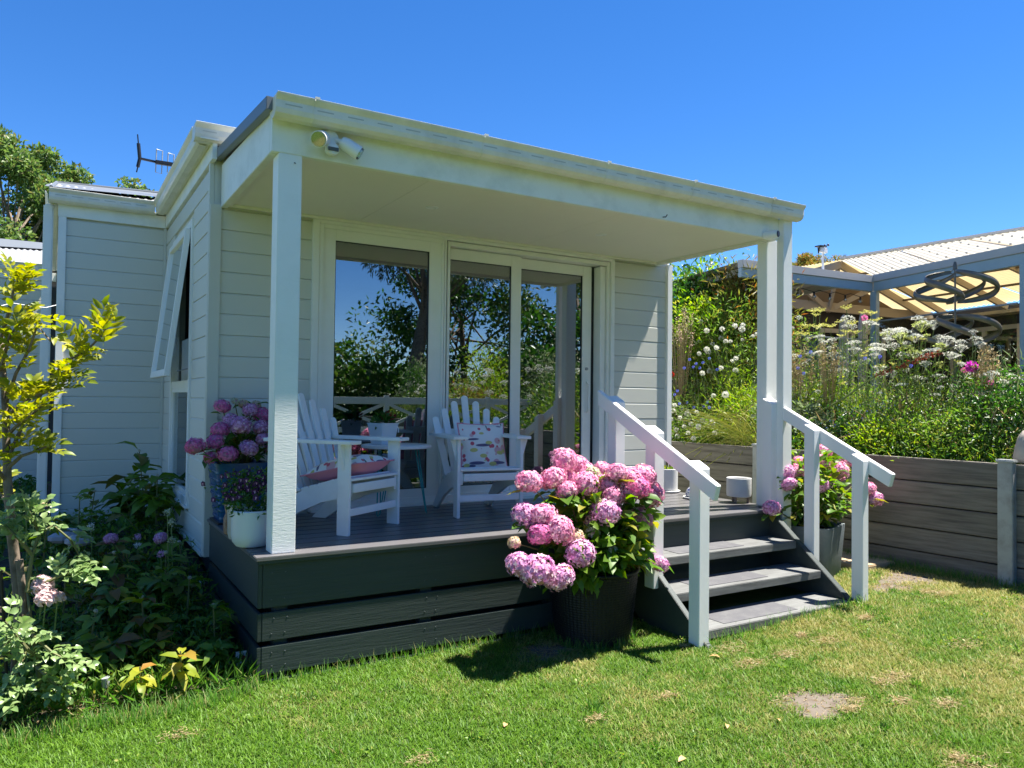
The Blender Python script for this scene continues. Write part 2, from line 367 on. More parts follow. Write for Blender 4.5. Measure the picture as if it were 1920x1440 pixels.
# ------------------------------------------------------------------ retaining wall
rw = thing('retaining_wall', 'grey stacked sleeper retaining wall edging the lawn, with galvanised posts', 'retaining wall')
for bay in range(-4, 6):
    s0 = bay*2.3 - .95 - .0; s1 = s0+2.3
    for k in range(-1, 5):
        z0 = .056+.2*k if k >= 0 else -.144
        mb = MB(); j = random.uniform(-.006, .006); a = wallpt(s0+.03, .0+j); b = wallpt(s1-.03, .0+j)
        up = .190; mb.add([a+Vector((0,0,z0)), b+Vector((0,0,z0)), b-WN*.08+Vector((0,0,z0)), a-WN*.08+Vector((0,0,z0)),
                           a+Vector((0,0,z0+up)), b+Vector((0,0,z0+up)), b-WN*.08+Vector((0,0,z0+up)), a-WN*.08+Vector((0,0,z0+up))],
                          [(0,3,2,1),(4,5,6,7),(0,1,5,4),(1,2,6,5),(2,3,7,6),(3,0,4,7)])
        mb.build('sleeper', SLEEPER, rw, bevel=.006)
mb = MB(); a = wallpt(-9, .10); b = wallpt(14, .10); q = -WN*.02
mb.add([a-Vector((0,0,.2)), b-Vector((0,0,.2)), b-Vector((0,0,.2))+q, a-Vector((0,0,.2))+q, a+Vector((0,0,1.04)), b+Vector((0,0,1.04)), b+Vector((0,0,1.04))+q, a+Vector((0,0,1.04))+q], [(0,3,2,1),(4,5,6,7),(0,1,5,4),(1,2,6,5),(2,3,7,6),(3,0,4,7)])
mb.build('dark_joint_backing', BLACK, rw)  # black sheet added so the gaps between sleepers read as deep shade
for s in [1.16-2.3*k for k in range(-5, 4)]:
    mb = MB(); c = wallpt(s, -.035); t = WD*.05; u = WN*.03
    def bx(c, t, u, z0, z1): mb.add([c-t-u+Vector((0,0,z0)), c+t-u+Vector((0,0,z0)), c+t+u+Vector((0,0,z0)), c-t+u+Vector((0,0,z0)), c-t-u+Vector((0,0,z1)), c+t-u+Vector((0,0,z1)), c+t+u+Vector((0,0,z1)), c-t+u+Vector((0,0,z1))], [(0,3,2,1),(4,5,6,7),(0,1,5,4),(1,2,6,5),(2,3,7,6),(3,0,4,7)])
    bx(c, WD*.055, WN*.035, -.1, 1.06); po = mb.build('post', STEELP, rw, bevel=.006)
    mb = MB(); bx(c, WD*.066, WN*.046, 1.06, 1.085); mb.build('post_cap', STEELP, po, bevel=.008)

# ------------------------------------------------------------------ house
house = thing('house', 'pale weatherboard cottage with white sliding glass doors and corrugated roof', 'house')
BH = .1475
def boards(parent, axis, segs, plane, out, z0, z1, phase=2.67):
    """weatherboards: segs(z) gives the list of spans of the board whose bottom is z"""
    k0 = math.ceil((z0-phase)/BH-1e-6)-1
    z = phase+k0*BH
    while z < z1-.02:
        a = max(z, z0); b = min(z+BH, z1)
        if b-a > .03:
            for s0, s1 in segs(a, b):
                h = b-a; j = random.uniform(-.0008, .0008); t = .018+j
                poly = [(-.004, .001), (t-.004, .001), (t, .003), (t, h-.013), (t-.006, h-.0005), (-.004, h-.0005)]
                mb = MB()
                if axis == 'x': mb.prism(poly, (s0, plane, a), (0, out, 0), (0, 0, 1), (s1-s0, 0, 0))
                else: mb.prism(poly, (plane, s0, a), (out, 0, 0), (0, 0, 1), (0, s1-s0, 0))
                mb.build('weatherboard', BOARD, parent)
        z += BH
# front wall (plane of board face y = 1.48)
fw = MB(); fw.box(0.0, .70, 1.502, 1.60, .40, 3.20).box(3.50, 4.20, 1.502, 1.60, .40, 3.20).box(.70, 3.50, 1.502, 1.60, 2.845, 3.20)
fwo = fw.build('front_wall', BOARD, house)
boards(fwo, 'x', lambda a, b: [(.045, .686), (3.522, 4.175)], 1.50, -1, .60, 2.85)
sw = MB(); sw.box(0.0, .08, 1.602, 2.26, .40, 3.24).box(0.0, .08, 3.34, 3.97, .40, 3.24).box(0.0, .08, 2.26, 3.34, 2.86, 3.24).box(0.0, .08, 2.26, 3.34, .40, .68)
swo = sw.build('side_wall', BOARD, house)
def sseg(a, b):
    if a > 2.885 or b < .655: return [(1.505, 3.94)]
    return [(1.505, 2.252), (3.355, 3.94)]
boards(swo, 'y', sseg, -.002, -1, .42, 3.14)
w2 = MB(); w2.box(-.885, .0, 3.985, 4.08, .30, 3.24); w2o = w2.build('wing_wall', BOARD, house)
boards(w2o, 'x', lambda a, b: [(-.862, -.045)], 3.98, -1, .34, 3.14)
w4 = MB(); w4.box(-.885, -.80, 4.08, 8.4, .30, 3.24); w4.build('wing_side_wall', BOARD, house)
w3 = MB(); w3.box(-3.4, -.89, 8.42, 8.5, .0, 3.2); w3o = w3.build('rear_wing_wall', DARK, house)
boards(w3o, 'x', lambda a, b: [(-3.4, -1.0)], 8.42, -1, .1, 3.10)
rwm = MB(); rwm.box(4.16, 4.21, 1.60, 7.0, .3, 3.24); rwm.build('right_wall', BOARD, house)
# trims
def trim(name, x0, x1, y0, y1, z0, z1, mat=W_TRIM, parent=house, bv=.002):
    return MB().box(x0, x1, y0, y1, z0, z1).build(name, mat, parent, bevel=bv)
trim('corner_board', -.030, .045, 1.468, 1.500, .40, 2.84, BOARD); trim('corner_board', -.032, -.003, 1.5005, 1.560, .40, 3.14, BOARD)
trim('corner_board', 4.175, 4.235, 1.455, 1.502, .30, 2.84); trim('corner_board', 4.211, 4.237, 1.503, 1.57, .30, 3.2)
trim('corner_board', -.045, -.021, 3.935, 3.962, .42, 3.13, BOARD)
trim('corner_board', -.925, -.862, 3.945, 3.984, .30, 3.13); trim('corner_board', -.927, -.887, 3.985, 4.05, .30, 3.13, BOARD)
trim('frieze_board', -.036, -.004, 1.40, 3.94, 3.13, 3.245, W_BEAM); trim('frieze_board', -.93, -.036, 3.942, 3.975, 3.13, 3.245, W_BEAM)
trim('frieze_board', -.925, -.89, 4.06, 8.4, 3.13, 3.245); trim('frieze_board', -3.4, -.93, 8.38, 8.402, 3.10, 3.22)
trim('base_trim', -.034, -.003, 1.565, 3.935, .385, .418, BOARD); trim('base_trim', -.86, -.05, 3.945, 3.98, .30, .338)
MB().box(.06, 4.15, 1.70, 7.0, .0, .35).build('dark_underside_fill', DARK, house)  # dark box standing in for the shaded space beneath the house
MB().box(-.80, .05, 4.1, 8.3, -.1, .33).build('dark_underside_fill', DARK, house)  # same dark fill for the shade under the wing
# soffit strip under the gutters
MB().box(-.12, -.0, 1.36, 3.86, 3.246, 3.256).build('eave_lining', SOFFIT, house)
MB().box(-1.0, -.12, 3.86, 3.97, 3.246, 3.256).build('eave_lining', SOFFIT, house)

GP = [(0, .03), (.055, .0), (.098, .003), (.120, .020), (.128, .045), (.128, .085), (.145, .105), (.150, .112)]  # out, up
def gutter(parent, p0, out, ext, h=1.0, slots=0.0, clips=(), caps=(0, 0), mat=GUTTER, w=1.0):
    """ogee gutter: p0 = back bottom corner, out = outward unit vector, ext = run vector"""
    p0 = Vector(p0); out = Vector(out); ext = Vector(ext); L = ext.length; d = ext.normalized()
    outer = [(u*w, v*h) for u, v in GP]; inner = [(u*w-.004, v*h+.004) for u, v in GP[::-1]]
    inner = [(max(u, .002), v) for u, v in inner]
    bead = [(.150*w, .112*h), (.152*w, .120*h), (.146*w, .123*h), (.138*w, .116*h)]
    g = MB().prism(outer+bead[1:]+inner[1:], p0, out, (0, 0, 1), ext)
    go = g.build('gutter', mat, parent)
    back = MB().prism([(.0015, .032), (.004, .032), (.004, .115*h), (.0015, .115*h)], p0, out, (0, 0, 1), ext); back.build('back_flange', mat, go)
    for i, c in enumerate(caps):
        if c:
            q = p0+(ext if i else Vector((0, 0, 0)))
            MB().prism(outer+[(.002, .112*h)], q-d*(.004 if not i else 0)+Vector((0, 0, 0)), out, (0, 0, 1), d*.004).build('end_cap', mat, go)
    for s in clips:
        MB().prism([(u*w+.0035, v*h-.003) for u, v in GP]+[(.150*w, .126*h), (.148*w, .126*h)]+[(u*w+.0005, v*h+.0005) for u, v in GP[::-1]], p0+d*(s-.015), out, (0, 0, 1), d*.004).build('joint_clip', mat, go)
        MB().box(-.012, .012, -.006, .006, 0, .012).build('bracket_tab', mat, go).matrix_basis = Matrix.Translation(p0+d*s+out*.146*w+Vector((0, 0, .120*h)) - OFF[parent.name])
    if slots:
        s = .09
        while s < L-.08:
            q = p0+d*s+out*(.1285*w)+Vector((0, 0, .066*h)); a = q-d*.045; b = q+d*.045
            MB().bar(a, b, .002, .006).build('overflow_slot', paint_slot, go); s += slots
    return go
paint_slot = paint('gutter_slot_shadow', (.46,.45,.40), .6, 0)
gutter(house, (-.02, 3.85, 3.235), (-1, 0, 0), (0, -2.36, 0), .98, 0, (), (0, 0), w=.9)
gutter(house, (-.15, 1.49, 3.235), (0, -1, 0), (4.5, 0, 0), .98, .17, (), (1, 1), w=.95)
gutter(house, (-1.0, 3.97, 3.235), (0, -1, 0), (.86, 0, 0), .98, .13, (), (1, 0), w=1.0)
gutter(house, (-.90, 8.3, 3.235), (-1, 0, 0), (0, -4.33, 0), .98, 0, (), (0, 0), w=.9)
gutter(house, (-3.4, 8.42, 3.20), (0, -1, 0), (2.4, 0, 0), .98, .17, (), (0, 1))
# wing downpipe
MB().box(-1.045, -.965, 3.99, 4.05, .47, 3.24).build('downpipe', W_TRIM, house, bevel=.012)
# roofs
def corrugated(parent, x0, x1, y0, z0, y1, z1, pitch=.076, amp=.009, mat=ROOF, name='roof_sheet'):
    n = int((x1-x0)/pitch*8); V = []; 
    for (y, z) in ((y0, z0), (y1, z1)):
        for i in range(n+1):
            x = x0+(x1-x0)*i/n; V.append([x, y, z+amp*math.cos(2*math.pi*(x-x0)/pitch)])
    V = np.array(V)-np.array(OFF[parent.name]); F = np.array([[i, i+1, n+2+i, n+1+i] for i in range(n)])
    me = mesh_np(name, V, F, mat); me.shade_smooth(); return link_mesh(name, me, parent)
corrugated(house, -1.0, .6, 3.87, 3.335, 5.2, 3.715)
MB().add([(-1.04, 4.05, 3.415), (-.95, 4.05, 3.415), (.7, 4.95, 3.70), (.7, 6.3, 4.06), (-.95, 6.0, 3.93), (-1.04, 5.6, 3.80)], [(0,1,2,3,4,5)]).build('roof_flashing', FLASH, house)
MB().tube([(-.99, 4.0, 3.40), (-.95, 6.0, 3.93), (.7, 6.3, 4.07)], .018, 6).build('ridge_cap', FLASH, house)
corrugated(house, -3.4, -.95, 8.33, 3.29, 9.8, 3.80)
MB().add([(-3.4, 9.0, 3.56), (-.95, 9.55, 3.74), (-.95, 10.3, 3.96), (-3.4, 10.3, 3.96)], [(0,1,2,3)]).build('roof_flashing', FLASH, house)
MB().add([(-.10, 1.42, 3.32), (4.3, 1.42, 3.32), (4.3, 7.2, 3.32), (-.10, 7.2, 3.32), (.9, 4.0, 3.80), (3.3, 4.0, 3.80)], [(0,1,5,4),(1,2,5),(2,3,4,5),(3,0,4)]).build('main_roof', ROOF, house)

# room behind the glass doors
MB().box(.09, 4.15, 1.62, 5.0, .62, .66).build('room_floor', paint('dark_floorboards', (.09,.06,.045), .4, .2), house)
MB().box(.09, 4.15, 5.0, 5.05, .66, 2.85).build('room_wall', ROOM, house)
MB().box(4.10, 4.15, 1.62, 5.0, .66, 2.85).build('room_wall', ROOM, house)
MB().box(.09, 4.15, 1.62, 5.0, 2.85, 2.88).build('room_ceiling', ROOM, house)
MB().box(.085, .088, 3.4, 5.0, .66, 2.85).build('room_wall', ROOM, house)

# sliding door unit
sd = MB(); zt = 2.845
def rect_frame(name, x0, x1, z0, z1, y0, y1, wl, wr, wb, wt, parent, mat=W_TRIM, bv=.003):
    m = MB(); m.box(x0, x0+wl, y0, y1, z0, z1); m.box(x1-wr, x1, y0, y1, z0, z1); m.box(x0+wl, x1-wr, y0+.0005, y1, z0, z0+wb); m.box(x0+wl, x1-wr, y0+.0005, y1, z1-wt, z1)
    return m.build(name, mat, parent, bevel=bv)
door = MB(); door.box(.686, .735, 1.455, 1.502, HD, zt).box(3.475, 3.520, 1.455, 1.502, HD, zt).box(.735, 3.475, 1.455, 1.502, 2.80, zt)
dr = door.build('sliding_door', W_TRIM, house, bevel=.003)
rect_frame('frame', .735, 1.765, HD+.01, 2.80, 1.462, 1.60, .035, .02, .05, .03, dr)
rect_frame('frame', 1.800, 3.475, HD+.01, 2.795, 1.475, 1.62, .025, .03, .05, .035, dr)
MB().box(1.767, 1.798, 1.49, 1.61, HD+.01, 2.79).build('track_gap', BLACK, dr)
MB().box(1.768, 1.784, 1.462, 1.60, HD+.01, 2.83).build('mullion_cover', W_TRIM, dr)
def leaf_panel(x0, x1, z0, z1, y, wl, wr, wb, wt):
    f = rect_frame('door_panel', x0, x1, z0, z1, y, y+.045, wl, wr, wb, wt, dr)
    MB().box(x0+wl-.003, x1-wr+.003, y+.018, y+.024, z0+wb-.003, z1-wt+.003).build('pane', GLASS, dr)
    k = MB(); a, b, c, d = x0+wl, x1-wr, z0+wb, z1-wt
    k.box(a, a+.006, y+.010, y+.018, c, d).box(b-.006, b, y+.010, y+.018, c, d).box(a, b, y+.010, y+.018, c, c+.006).box(a, b, y+.010, y+.018, d-.006, d); k.build('glazing_seal', BLACK, dr)
leaf_panel(.768, 1.753, .715, 2.782, 1.480, .097, .112, .075, .092)
leaf_panel(1.826, 2.548, .705, 2.755, 1.540, .030, .100, .080, .092)
leaf_panel(2.500, 3.350, .705, 2.755, 1.590, .055, .100, .080, .092)
MB().box(.69, 3.52, 1.40, 1.50, HD-.005, HD+.012).box(.69, 3.52, 1.452, 1.50, HD+.012, HD+.03).build('door_sill', W_TRIM, dr, bevel=.003)
MB().box(3.385, 3.44, 1.50, 1.60, .70, 2.75).build('flyscreen_frame', W_TRIM, dr)
MB().box(3.352, 3.383, 1.60, 1.65, .70, 2.75).build('jamb_shadow_gap', BLACK, dr)
MB().bar((1.842, 1.525, 1.62), (1.842, 1.525, 1.76), .022, .018, (0, 1, 0)).build('handle', BLACK, dr, bevel=.004)
MB().tube([(3.30, 1.588, 1.40), (3.30, 1.555, 1.42), (3.30, 1.555, 1.66), (3.30, 1.588, 1.68)], .010, 8).build('handle', W_TRIM, dr)
MB().tube([(3.295, 1.59, 1.80), (3.295, 1.575, 1.80)], .014, 10).build('lock', STEELP, dr)

# awning window in the side wall
win = MB(); win.box(-.036, .03, 2.245, 2.305, .655, 2.89).box(-.036, .03, 3.305, 3.36, .655, 2.89).box(-.036, .03, 2.305, 3.305, 2.83, 2.89).box(-.036, .03, 2.305, 3.305, .655, .72)
wo_ = win.build('window', W_TRIM, house, bevel=.003)
MB().box(-.05, .03, 2.23, 3.37, .635, .655).build('sill', W_TRIM, wo_, bevel=.003)
MB().box(-.028, .03, 2.305, 3.305, 1.57, 1.63).build('mid_rail', W_TRIM, wo_, bevel=.003)
g = MB(); g.box(-.022, .02, 2.305, 2.34, .72, 1.57).box(-.022, .02, 3.27, 3.305, .72, 1.57).box(-.022, .02, 2.34, 3.27, .72, .755).box(-.022, .02, 2.34, 3.27, 1.535, 1.57); g.build('frame', W_TRIM, wo_, bevel=.002)
MB().box(-.004, .002, 2.34, 3.27, .755, 1.535).build('pane', GLASS2, wo_)
MB().box(.05, .054, 2.30, 3.31, .72, 2.0).build('blind', ROOMW, wo_)
# open sash, hinged at the top
hz, hx, bz, bx_ = 2.815, -.030, 1.655, -.165
dv = Vector((bx_-hx, 0, bz-hz)); Lh = dv.length; dv.normalize(); nv = Vector((dv.z, 0, -dv.x)); nv = nv if nv.x < 0 else -nv
def sashbox(m, u0, u1, y0, y1, t0, t1):
    o = Vector((hx, 0, hz)); P = lambda u, y, t: o+dv*u+nv*t+Vector((0, y, 0))
    m.add([P(u0,y0,t0),P(u1,y0,t0),P(u1,y1,t0),P(u0,y1,t0),P(u0,y0,t1),P(u1,y0,t1),P(u1,y1,t1),P(u0,y1,t1)], [(0,3,2,1),(4,5,6,7),(0,1,5,4),(1,2,6,5),(2,3,7,6),(3,0,4,7)])
m = MB(); sashbox(m, 0, Lh, 2.31, 2.365, 0, .04); sashbox(m, 0, Lh, 3.245, 3.30, 0, .04); sashbox(m, 0, .05, 2.365, 3.245, 0, .04); sashbox(m, Lh-.055, Lh, 2.365, 3.245, 0, .04)
so = m.build('sash', W_TRIM, wo_, bevel=.003)
m = MB(); sashbox(m, .05, Lh-.055, 2.365, 3.245, .018, .022); m.build('pane', GLASS2, wo_)
MB().tube([(-.03, 2.33, 1.72), (-.10, 2.40, 1.70)], .006, 6).build('stay', STEELP, wo_)
m = MB(); sashbox(m, Lh-.30, Lh-.17, 2.330, 2.345, -.012, 0); m.build('latch', STEELP, wo_)

# ------------------------------------------------------------------ veranda
ver = thing('veranda', 'small white-posted veranda with grey deck and flat roof on the cottage front', 'veranda')
MB().box(.04, 4.062, .04, .085, 2.82, 3.03).build('front_beam', W_BEAM, ver, bevel=.003)
MB().prism([(.086, 2.82), (1.478, 2.82), (1.478, 3.12), (.086, 3.05)], (.04, 0, 0), (0, 1, 0), (0, 0, 1), (.045, 0, 0)).build('side_beam', W_BEAM, ver, bevel=.003)
MB().prism([(.086, 2.82), (1.478, 2.82), (1.478, 3.12), (.086, 3.05)], (4.017, 0, 0), (0, 1, 0), (0, 0, 1), (.045, 0, 0)).build('side_beam', W_BEAM, ver, bevel=.003)
for a, b in ((.086, 1.02), (1.023, 2.52), (2.523, 4.016)): MB().box(a, b, .086, 1.452, 2.845, 2.852).build('soffit_sheet', SOFFIT, ver)
m = MB(); m.box(.086, 4.016, 1.430, 1.454, 2.825, 2.845).box(.086, .106, .086, 1.43, 2.828, 2.845).box(3.996, 4.016, .086, 1.43, 2.828, 2.845).box(.106, 3.996, .086, .100, 2.828, 2.845); m.build('soffit_bead', SOFFIT, ver, bevel=.002)
for p in ((810, 389), (1127, 440)):
    q = at(*p, 'z', 2.845); m = MB(); m.lathe([(.045, -.003), (.045, 0), (.030, -.006), (.028, 0)], (q.x, q.y, 2.845), 24); m.build('downlight', METALW, ver, smooth=True)
    
m = MB(); m.prism([(-.005, 3.058), (1.50, 3.185), (1.50, 3.195), (-.005, 3.068)], (.0, 0, 0), (0, 1, 0), (0, 0, 1), (4.12, 0, 0)); m.build('roof_sheet', ROOF, ver)
for x in (-.006, 4.104):
    MB().prism([(-.02, 3.018), (1.49, 3.145), (1.49, 3.215), (-.02, 3.088)], (x, 0, 0), (0, 1, 0), (0, 0, 1), (.045, 0, 0)).build('barge_flashing', FLASH, ver, bevel=.002)
gutter(ver, (.03, .038, 2.972), (0, -1, 0), (4.17, 0, 0), .98, .17, (.21, 1.24, 2.18, 2.97, 3.81), (1, 1))
def post(name, x0, x1, y0, y1, z0, z1, mat=W_POST, parent=ver): return MB().box(x0, x1, y0, y1, z0, z1).build(name, mat, parent, bevel=.004)
post('post', .078, .205, .042, .165, HD, 2.82)
post('post', 4.045, 4.172, .145, .245, HD, 2.845)
post('downpipe', 4.064, 4.172, -.005, .062, .03, 2.99, W_TRIM)
# deck
y = .145; k = 0
while y < 1.40:
    MB().box(.145, 3.96, y, min(y+.134, 1.47), HD-.022, HD).build('deck_board', DECK, ver, bevel=.004); y += .141
MB().box(-.012, 4.10, -.012, .139, HD-.022, HD).build('deck_board', DECK, ver, bevel=.003)
MB().box(-.012, .139, .145, 1.46, HD-.022, HD).build('deck_board', DECK, ver, bevel=.003)
MB().box(3.966, 4.10, .145, 1.46, HD-.022, HD).build('deck_board', DECK, ver, bevel=.003)
m = MB(); m.box(-.002, 4.09, -.004, .02, HD-.040, HD-.0225).box(-.002, .02, .02, 1.45, HD-.040, HD-.0225); m.build('nosing_strip', SKIRT, ver, bevel=.002)
for z0, z1 in ((.389, .622), (.215, .363), (.042, .187), (-.12, .012)):
    MB().box(.030, 2.44 if z1 < .6 else 4.08, .018, .042, z0, z1).build('skirting_board', SKIRT, ver, bevel=.003)
    MB().box(.006, .029, .019, 1.46, z0, z1).build('skirting_board', SKIRT, ver, bevel=.003)
for z0, z1 in ((.215, .363), (.042, .187), (-.05, .012)): MB().box(2.55, 4.08, .018, .042, z0, z1).build('skirting_board', SKIRT, ver, bevel=.003)
for z0, z1 in ((.389, .622), (.215, .363), (.042, .187)): MB().box(4.06, 4.085, .05, 1.46, z0, z1).build('skirting_board', SKIRT, ver, bevel=.003)
m = MB()
for x in (.085, .155, .97, 1.04, 1.87, 1.93):
    for zz in (.08, .15, .25, .33, .43, .57): m.lathe([(.0045, 0), (.004, .0015), (.0001, .002)], (0, 0, 0), 8); m.v[-24:] = [Vector((x+v.x+.01*math.sin(zz*40), .0178-v.z, zz+v.y)) for v in m.v[-24:]]
m.build('screw_heads', paint('painted_screw_head', (.07,.08,.078), .5, 0), ver, kind='stuff')
for x in (.10, .95, 1.85, 2.75, 3.65): MB().box(x, x+.07, .05, .12, -.1, .60).build('stump', SKIRT, ver)
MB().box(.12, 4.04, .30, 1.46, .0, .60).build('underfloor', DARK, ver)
MB().bar((.605*1.0+.55, .04, HD-.01), (.6, 1.2, HD-.01), .001, .001)   
# a nail and two hooks in the beam
MB().tube([(.168, .042, 2.775), (.155, .015, 2.768)], .003, 6).build('nail', BLACK, ver)

# ------------------------------------------------------------------ steps
st = thing('front_steps', 'dark timber steps with white handrails leading from lawn up to deck', 'steps')
TR = [(.455, -.245, .04), (.275, -.465, -.19), (.105, -.715, -.42)]      # z top, y front, y back
for i, (z, yf, yb) in enumerate(TR):
    t = MB(); ym = yf+.0
    fr = MB().box(2.495, 3.93, yf, yb+.03, z-.055, z).build('tread', TREAD, st, bevel=.004)
    MB().box(2.78-.03*i, 3.42, yf+.055, yb-.02, z+.0005, z+.003).build('grip_strip', STRIP, fr)
def stringer(x0, x1):
    return MB().prism([(.02, .62), (-.03, .62), (-.80, .02), (-.80, -.06), (-.30, -.06), (.02, .2)], (x0, 0, 0), (0, 1, 0), (0, 0, 1), (x1-x0, 0, 0)).build('stringer', SKIRT, st, bevel=.003)
stringer(2.452, 2.494); stringer(3.932, 3.985)
MB().box(3.935, 4.045, .0, .13, .40, .672).build('stringer_block', SKIRT, st, bevel=.003)
def rail_side(x0, x1, r0, r1, tag_):
    ps = [(.055, .145, HD, 1.50), (-.345, -.255, .29, None), (-.750, -.660, -.05, None)]
    zt = lambda y: 1.575+(y-.205)*(.555/1.125)                    # rail top line
    for y0, y1, zb, _ in ps:
        poly = [(y0, zb), (y1, zb), (y1, zt(y1)-.004), (y0, zt(y0)-.004)]
        MB().prism(poly, (x0, 0, 0), (0, 1, 0), (0, 0, 1), (x1-x0, 0, 0)).build('post', W_RAIL, st, bevel=.004)
    h = .105
    poly = [(.205, zt(.205)-h), (.215, zt(.215)), (-.925, zt(-.925)), (-.900, zt(-.900)-h)]
    MB().prism(poly, (r0, 0, 0), (0, 1, 0), (0, 0, 1), (r1-r0, 0, 0)).build('handrail', W_RAIL, st, bevel=.004)
rail_side(2.412, 2.498, 2.372, 2.4105, 'l')
rail_side(4.00, 4.0685, 4.07, 4.115, 'r')
MB().box(2.415, 2.445, .05, .12, -.05, .64).build('stump', SKIRT, st)
# ------------------------------------------------------------------ adirondack style chairs (local frame: x across, -y forward)
def cushion_mat():
    m, nt, n, l, b = nodes('floral_cushion_print'); tc = n.new('ShaderNodeTexCoord'); V = tc.outputs['Object']
    c = None; base = (.78, .76, .72)
    def spots(scale, thr, seed, col, prev, stretch=(1, 1, 1)):
        mp = n.new('ShaderNodeMapping'); mp.inputs['Location'].default_value = (seed, seed*.7, seed*.3); mp.inputs['Scale'].default_value = stretch
        mp.inputs['Rotation'].default_value = (0, 0, seed); l.new(V, mp.inputs['Vector'])
        v = n.new('ShaderNodeTexVoronoi'); v.inputs['Scale'].default_value = scale; v.inputs['Randomness'].default_value = 1; l.new(mp.outputs[0], v.inputs['Vector'])
        f = ramp(n, l, v.outputs['Distance'], thr, thr-.03)
        return mixrgb(n, l, f, prev, col)
    c = mixrgb(n, l, 0.0, base, base)
    c = spots(9, .34, 1.3, (.68, .40, .42), c, (1, 1, 1)); c = spots(17, .27, 4.1, (.60, .12, .16), c)
    c = spots(8, .26, 2.2, (.14, .12, .20), c, (.5, 2.6, 1)); c = spots(8, .24, 5.7, (.15, .17, .14), c, (2.6, .5, 1)); c = spots(9, .28, 7.9, (.55, .52, .18), c, (1, 1.9, 1))
    l.new(c, b.inputs['Base Color']); b.inputs['Roughness'].default_value = .9; setspec(b, .1)
    bump(n, l, b, noise(n, l, 400, 2, V), .3, .001); return m
CUSH = cushion_mat(); PINKC = paint('pink_cushion_back', (.68,.26,.34), .9, 0)
def slat_poly(w, h): # rounded top
    return [(-w/2, 0), (w/2, 0), (w/2, h-w*.45)] + [(w/2*math.cos(t), h-w*.45+w*.45*math.sin(t)) for t in [math.pi*k/8 for k in range(1, 8)]] + [(-w/2, h-w*.45)]
def chair(label, loc, rz, width=.53, group='white slatted garden chairs on the deck'):
    t = thing('garden_chair', label, 'chair', loc, group); t.rotation_euler = (0, 0, rz)
    def B(name, mb, **k): return mb.build(name, W_CHAIR, t, bevel=k.get('bevel', .003), local=True)
    hw = width/2
    for s in (-1, 1):
        x0, x1 = (-hw-.011, -hw+.011) if s < 0 else (hw-.011, hw+.011)
        B('leg', MB().box(x0, x1, -.045, .045, 0, .555))
        # arm
        xa = s*(hw+.0); B('armrest', MB().prism([(-.055, -.085), (.055, -.085), (.055, .35), (.035, .62), (-.035, .62), (-.055, .35)], (xa, 0, .556), (1, 0, 0), (0, 1, 0), (0, 0, .022)))
        # small bracket under the arm, outside
        B('arm_bracket', MB().prism([(0, 0), (.045*s, .0), (0, -.16)], (s*(hw+.0115), -.011, .555), (1, 0, 0), (0, 0, 1), (0, .02, 0)), bevel=0)
        # side rail from the front apron down to the rear foot
        xi = s*(hw-.024)
        poly = [(-.03, .235), (-.03, .325), (.10, .335), (.32, .262), (.44, .20), (.66, .0), (.54, .0), (.36, .115), (.18, .19)]
        B('side_rail', MB().prism(poly, (xi-.011, 0, 0), (0, 1, 0), (0, 0, 1), (.022, 0, 0)), bevel=.002)
        # rear arm support
    B('apron', MB().box(-hw+.036, hw-.036, -.046, -.026, .258, .312)); B('apron', MB().box(-hw+.012, hw-.012, -.03, -.008, .115, .160))
    # seat slats
    yv = -.045; 
    for i in range(7):
        z = .338-.0*i - max(0, (i-1))*.0175; z2 = .338-max(0, i-.2)*.0175
        m = MB().bar((-hw+.012, yv+.03, z), (hw-.012, yv+.03, z), .018 if False else .058, .016, (0, .25 if i else 0, 1)); B('seat_slat', m, bevel=.002); yv += .066
    # back slats, fanned
    n = 7; by, bz = .375, .20; lean = math.radians(18)
    for i in range(n):
        f = (i-(n-1)/2)/((n-1)/2); ang = f*.145; h = .70-.17*abs(f)**1.2; w = .052
        ax = Vector((math.sin(ang), math.cos(ang)*math.sin(lean), math.cos(ang)*math.cos(lean)))
        xs_ = Vector((math.cos(ang), -math.sin(ang)*math.sin(lean), -math.sin(ang)*math.cos(lean)))
        p = Vector((f*(hw-.062), by, bz)); nrm = xs_.cross(ax)
        B('back_slat', MB().prism(slat_poly(w, h), p, xs_, ax, nrm*-.016 if nrm.y > 0 else nrm*.016), bevel=.0015)
    for hh in (.10, .40):
        c = Vector((0, by+.016+math.sin(lean)*hh, bz+math.cos(lean)*hh)); w = hw-.02 if hh < .2 else hw+.02
        B('back_rail', MB().bar(c-Vector((w, 0, 0)), c+Vector((w, 0, 0)), .022, .06, (0, math.sin(lean), math.cos(lean))))
    return t
c1 = chair('white slatted garden chair beside the front post, pink cushion lying on its seat', (.815, .55, HD), math.radians(33.5))
c2 = chair('white slatted garden chair in front of the glass doors, patterned cushion leaning on its back', (1.767, .693, HD), math.radians(-9), .48)
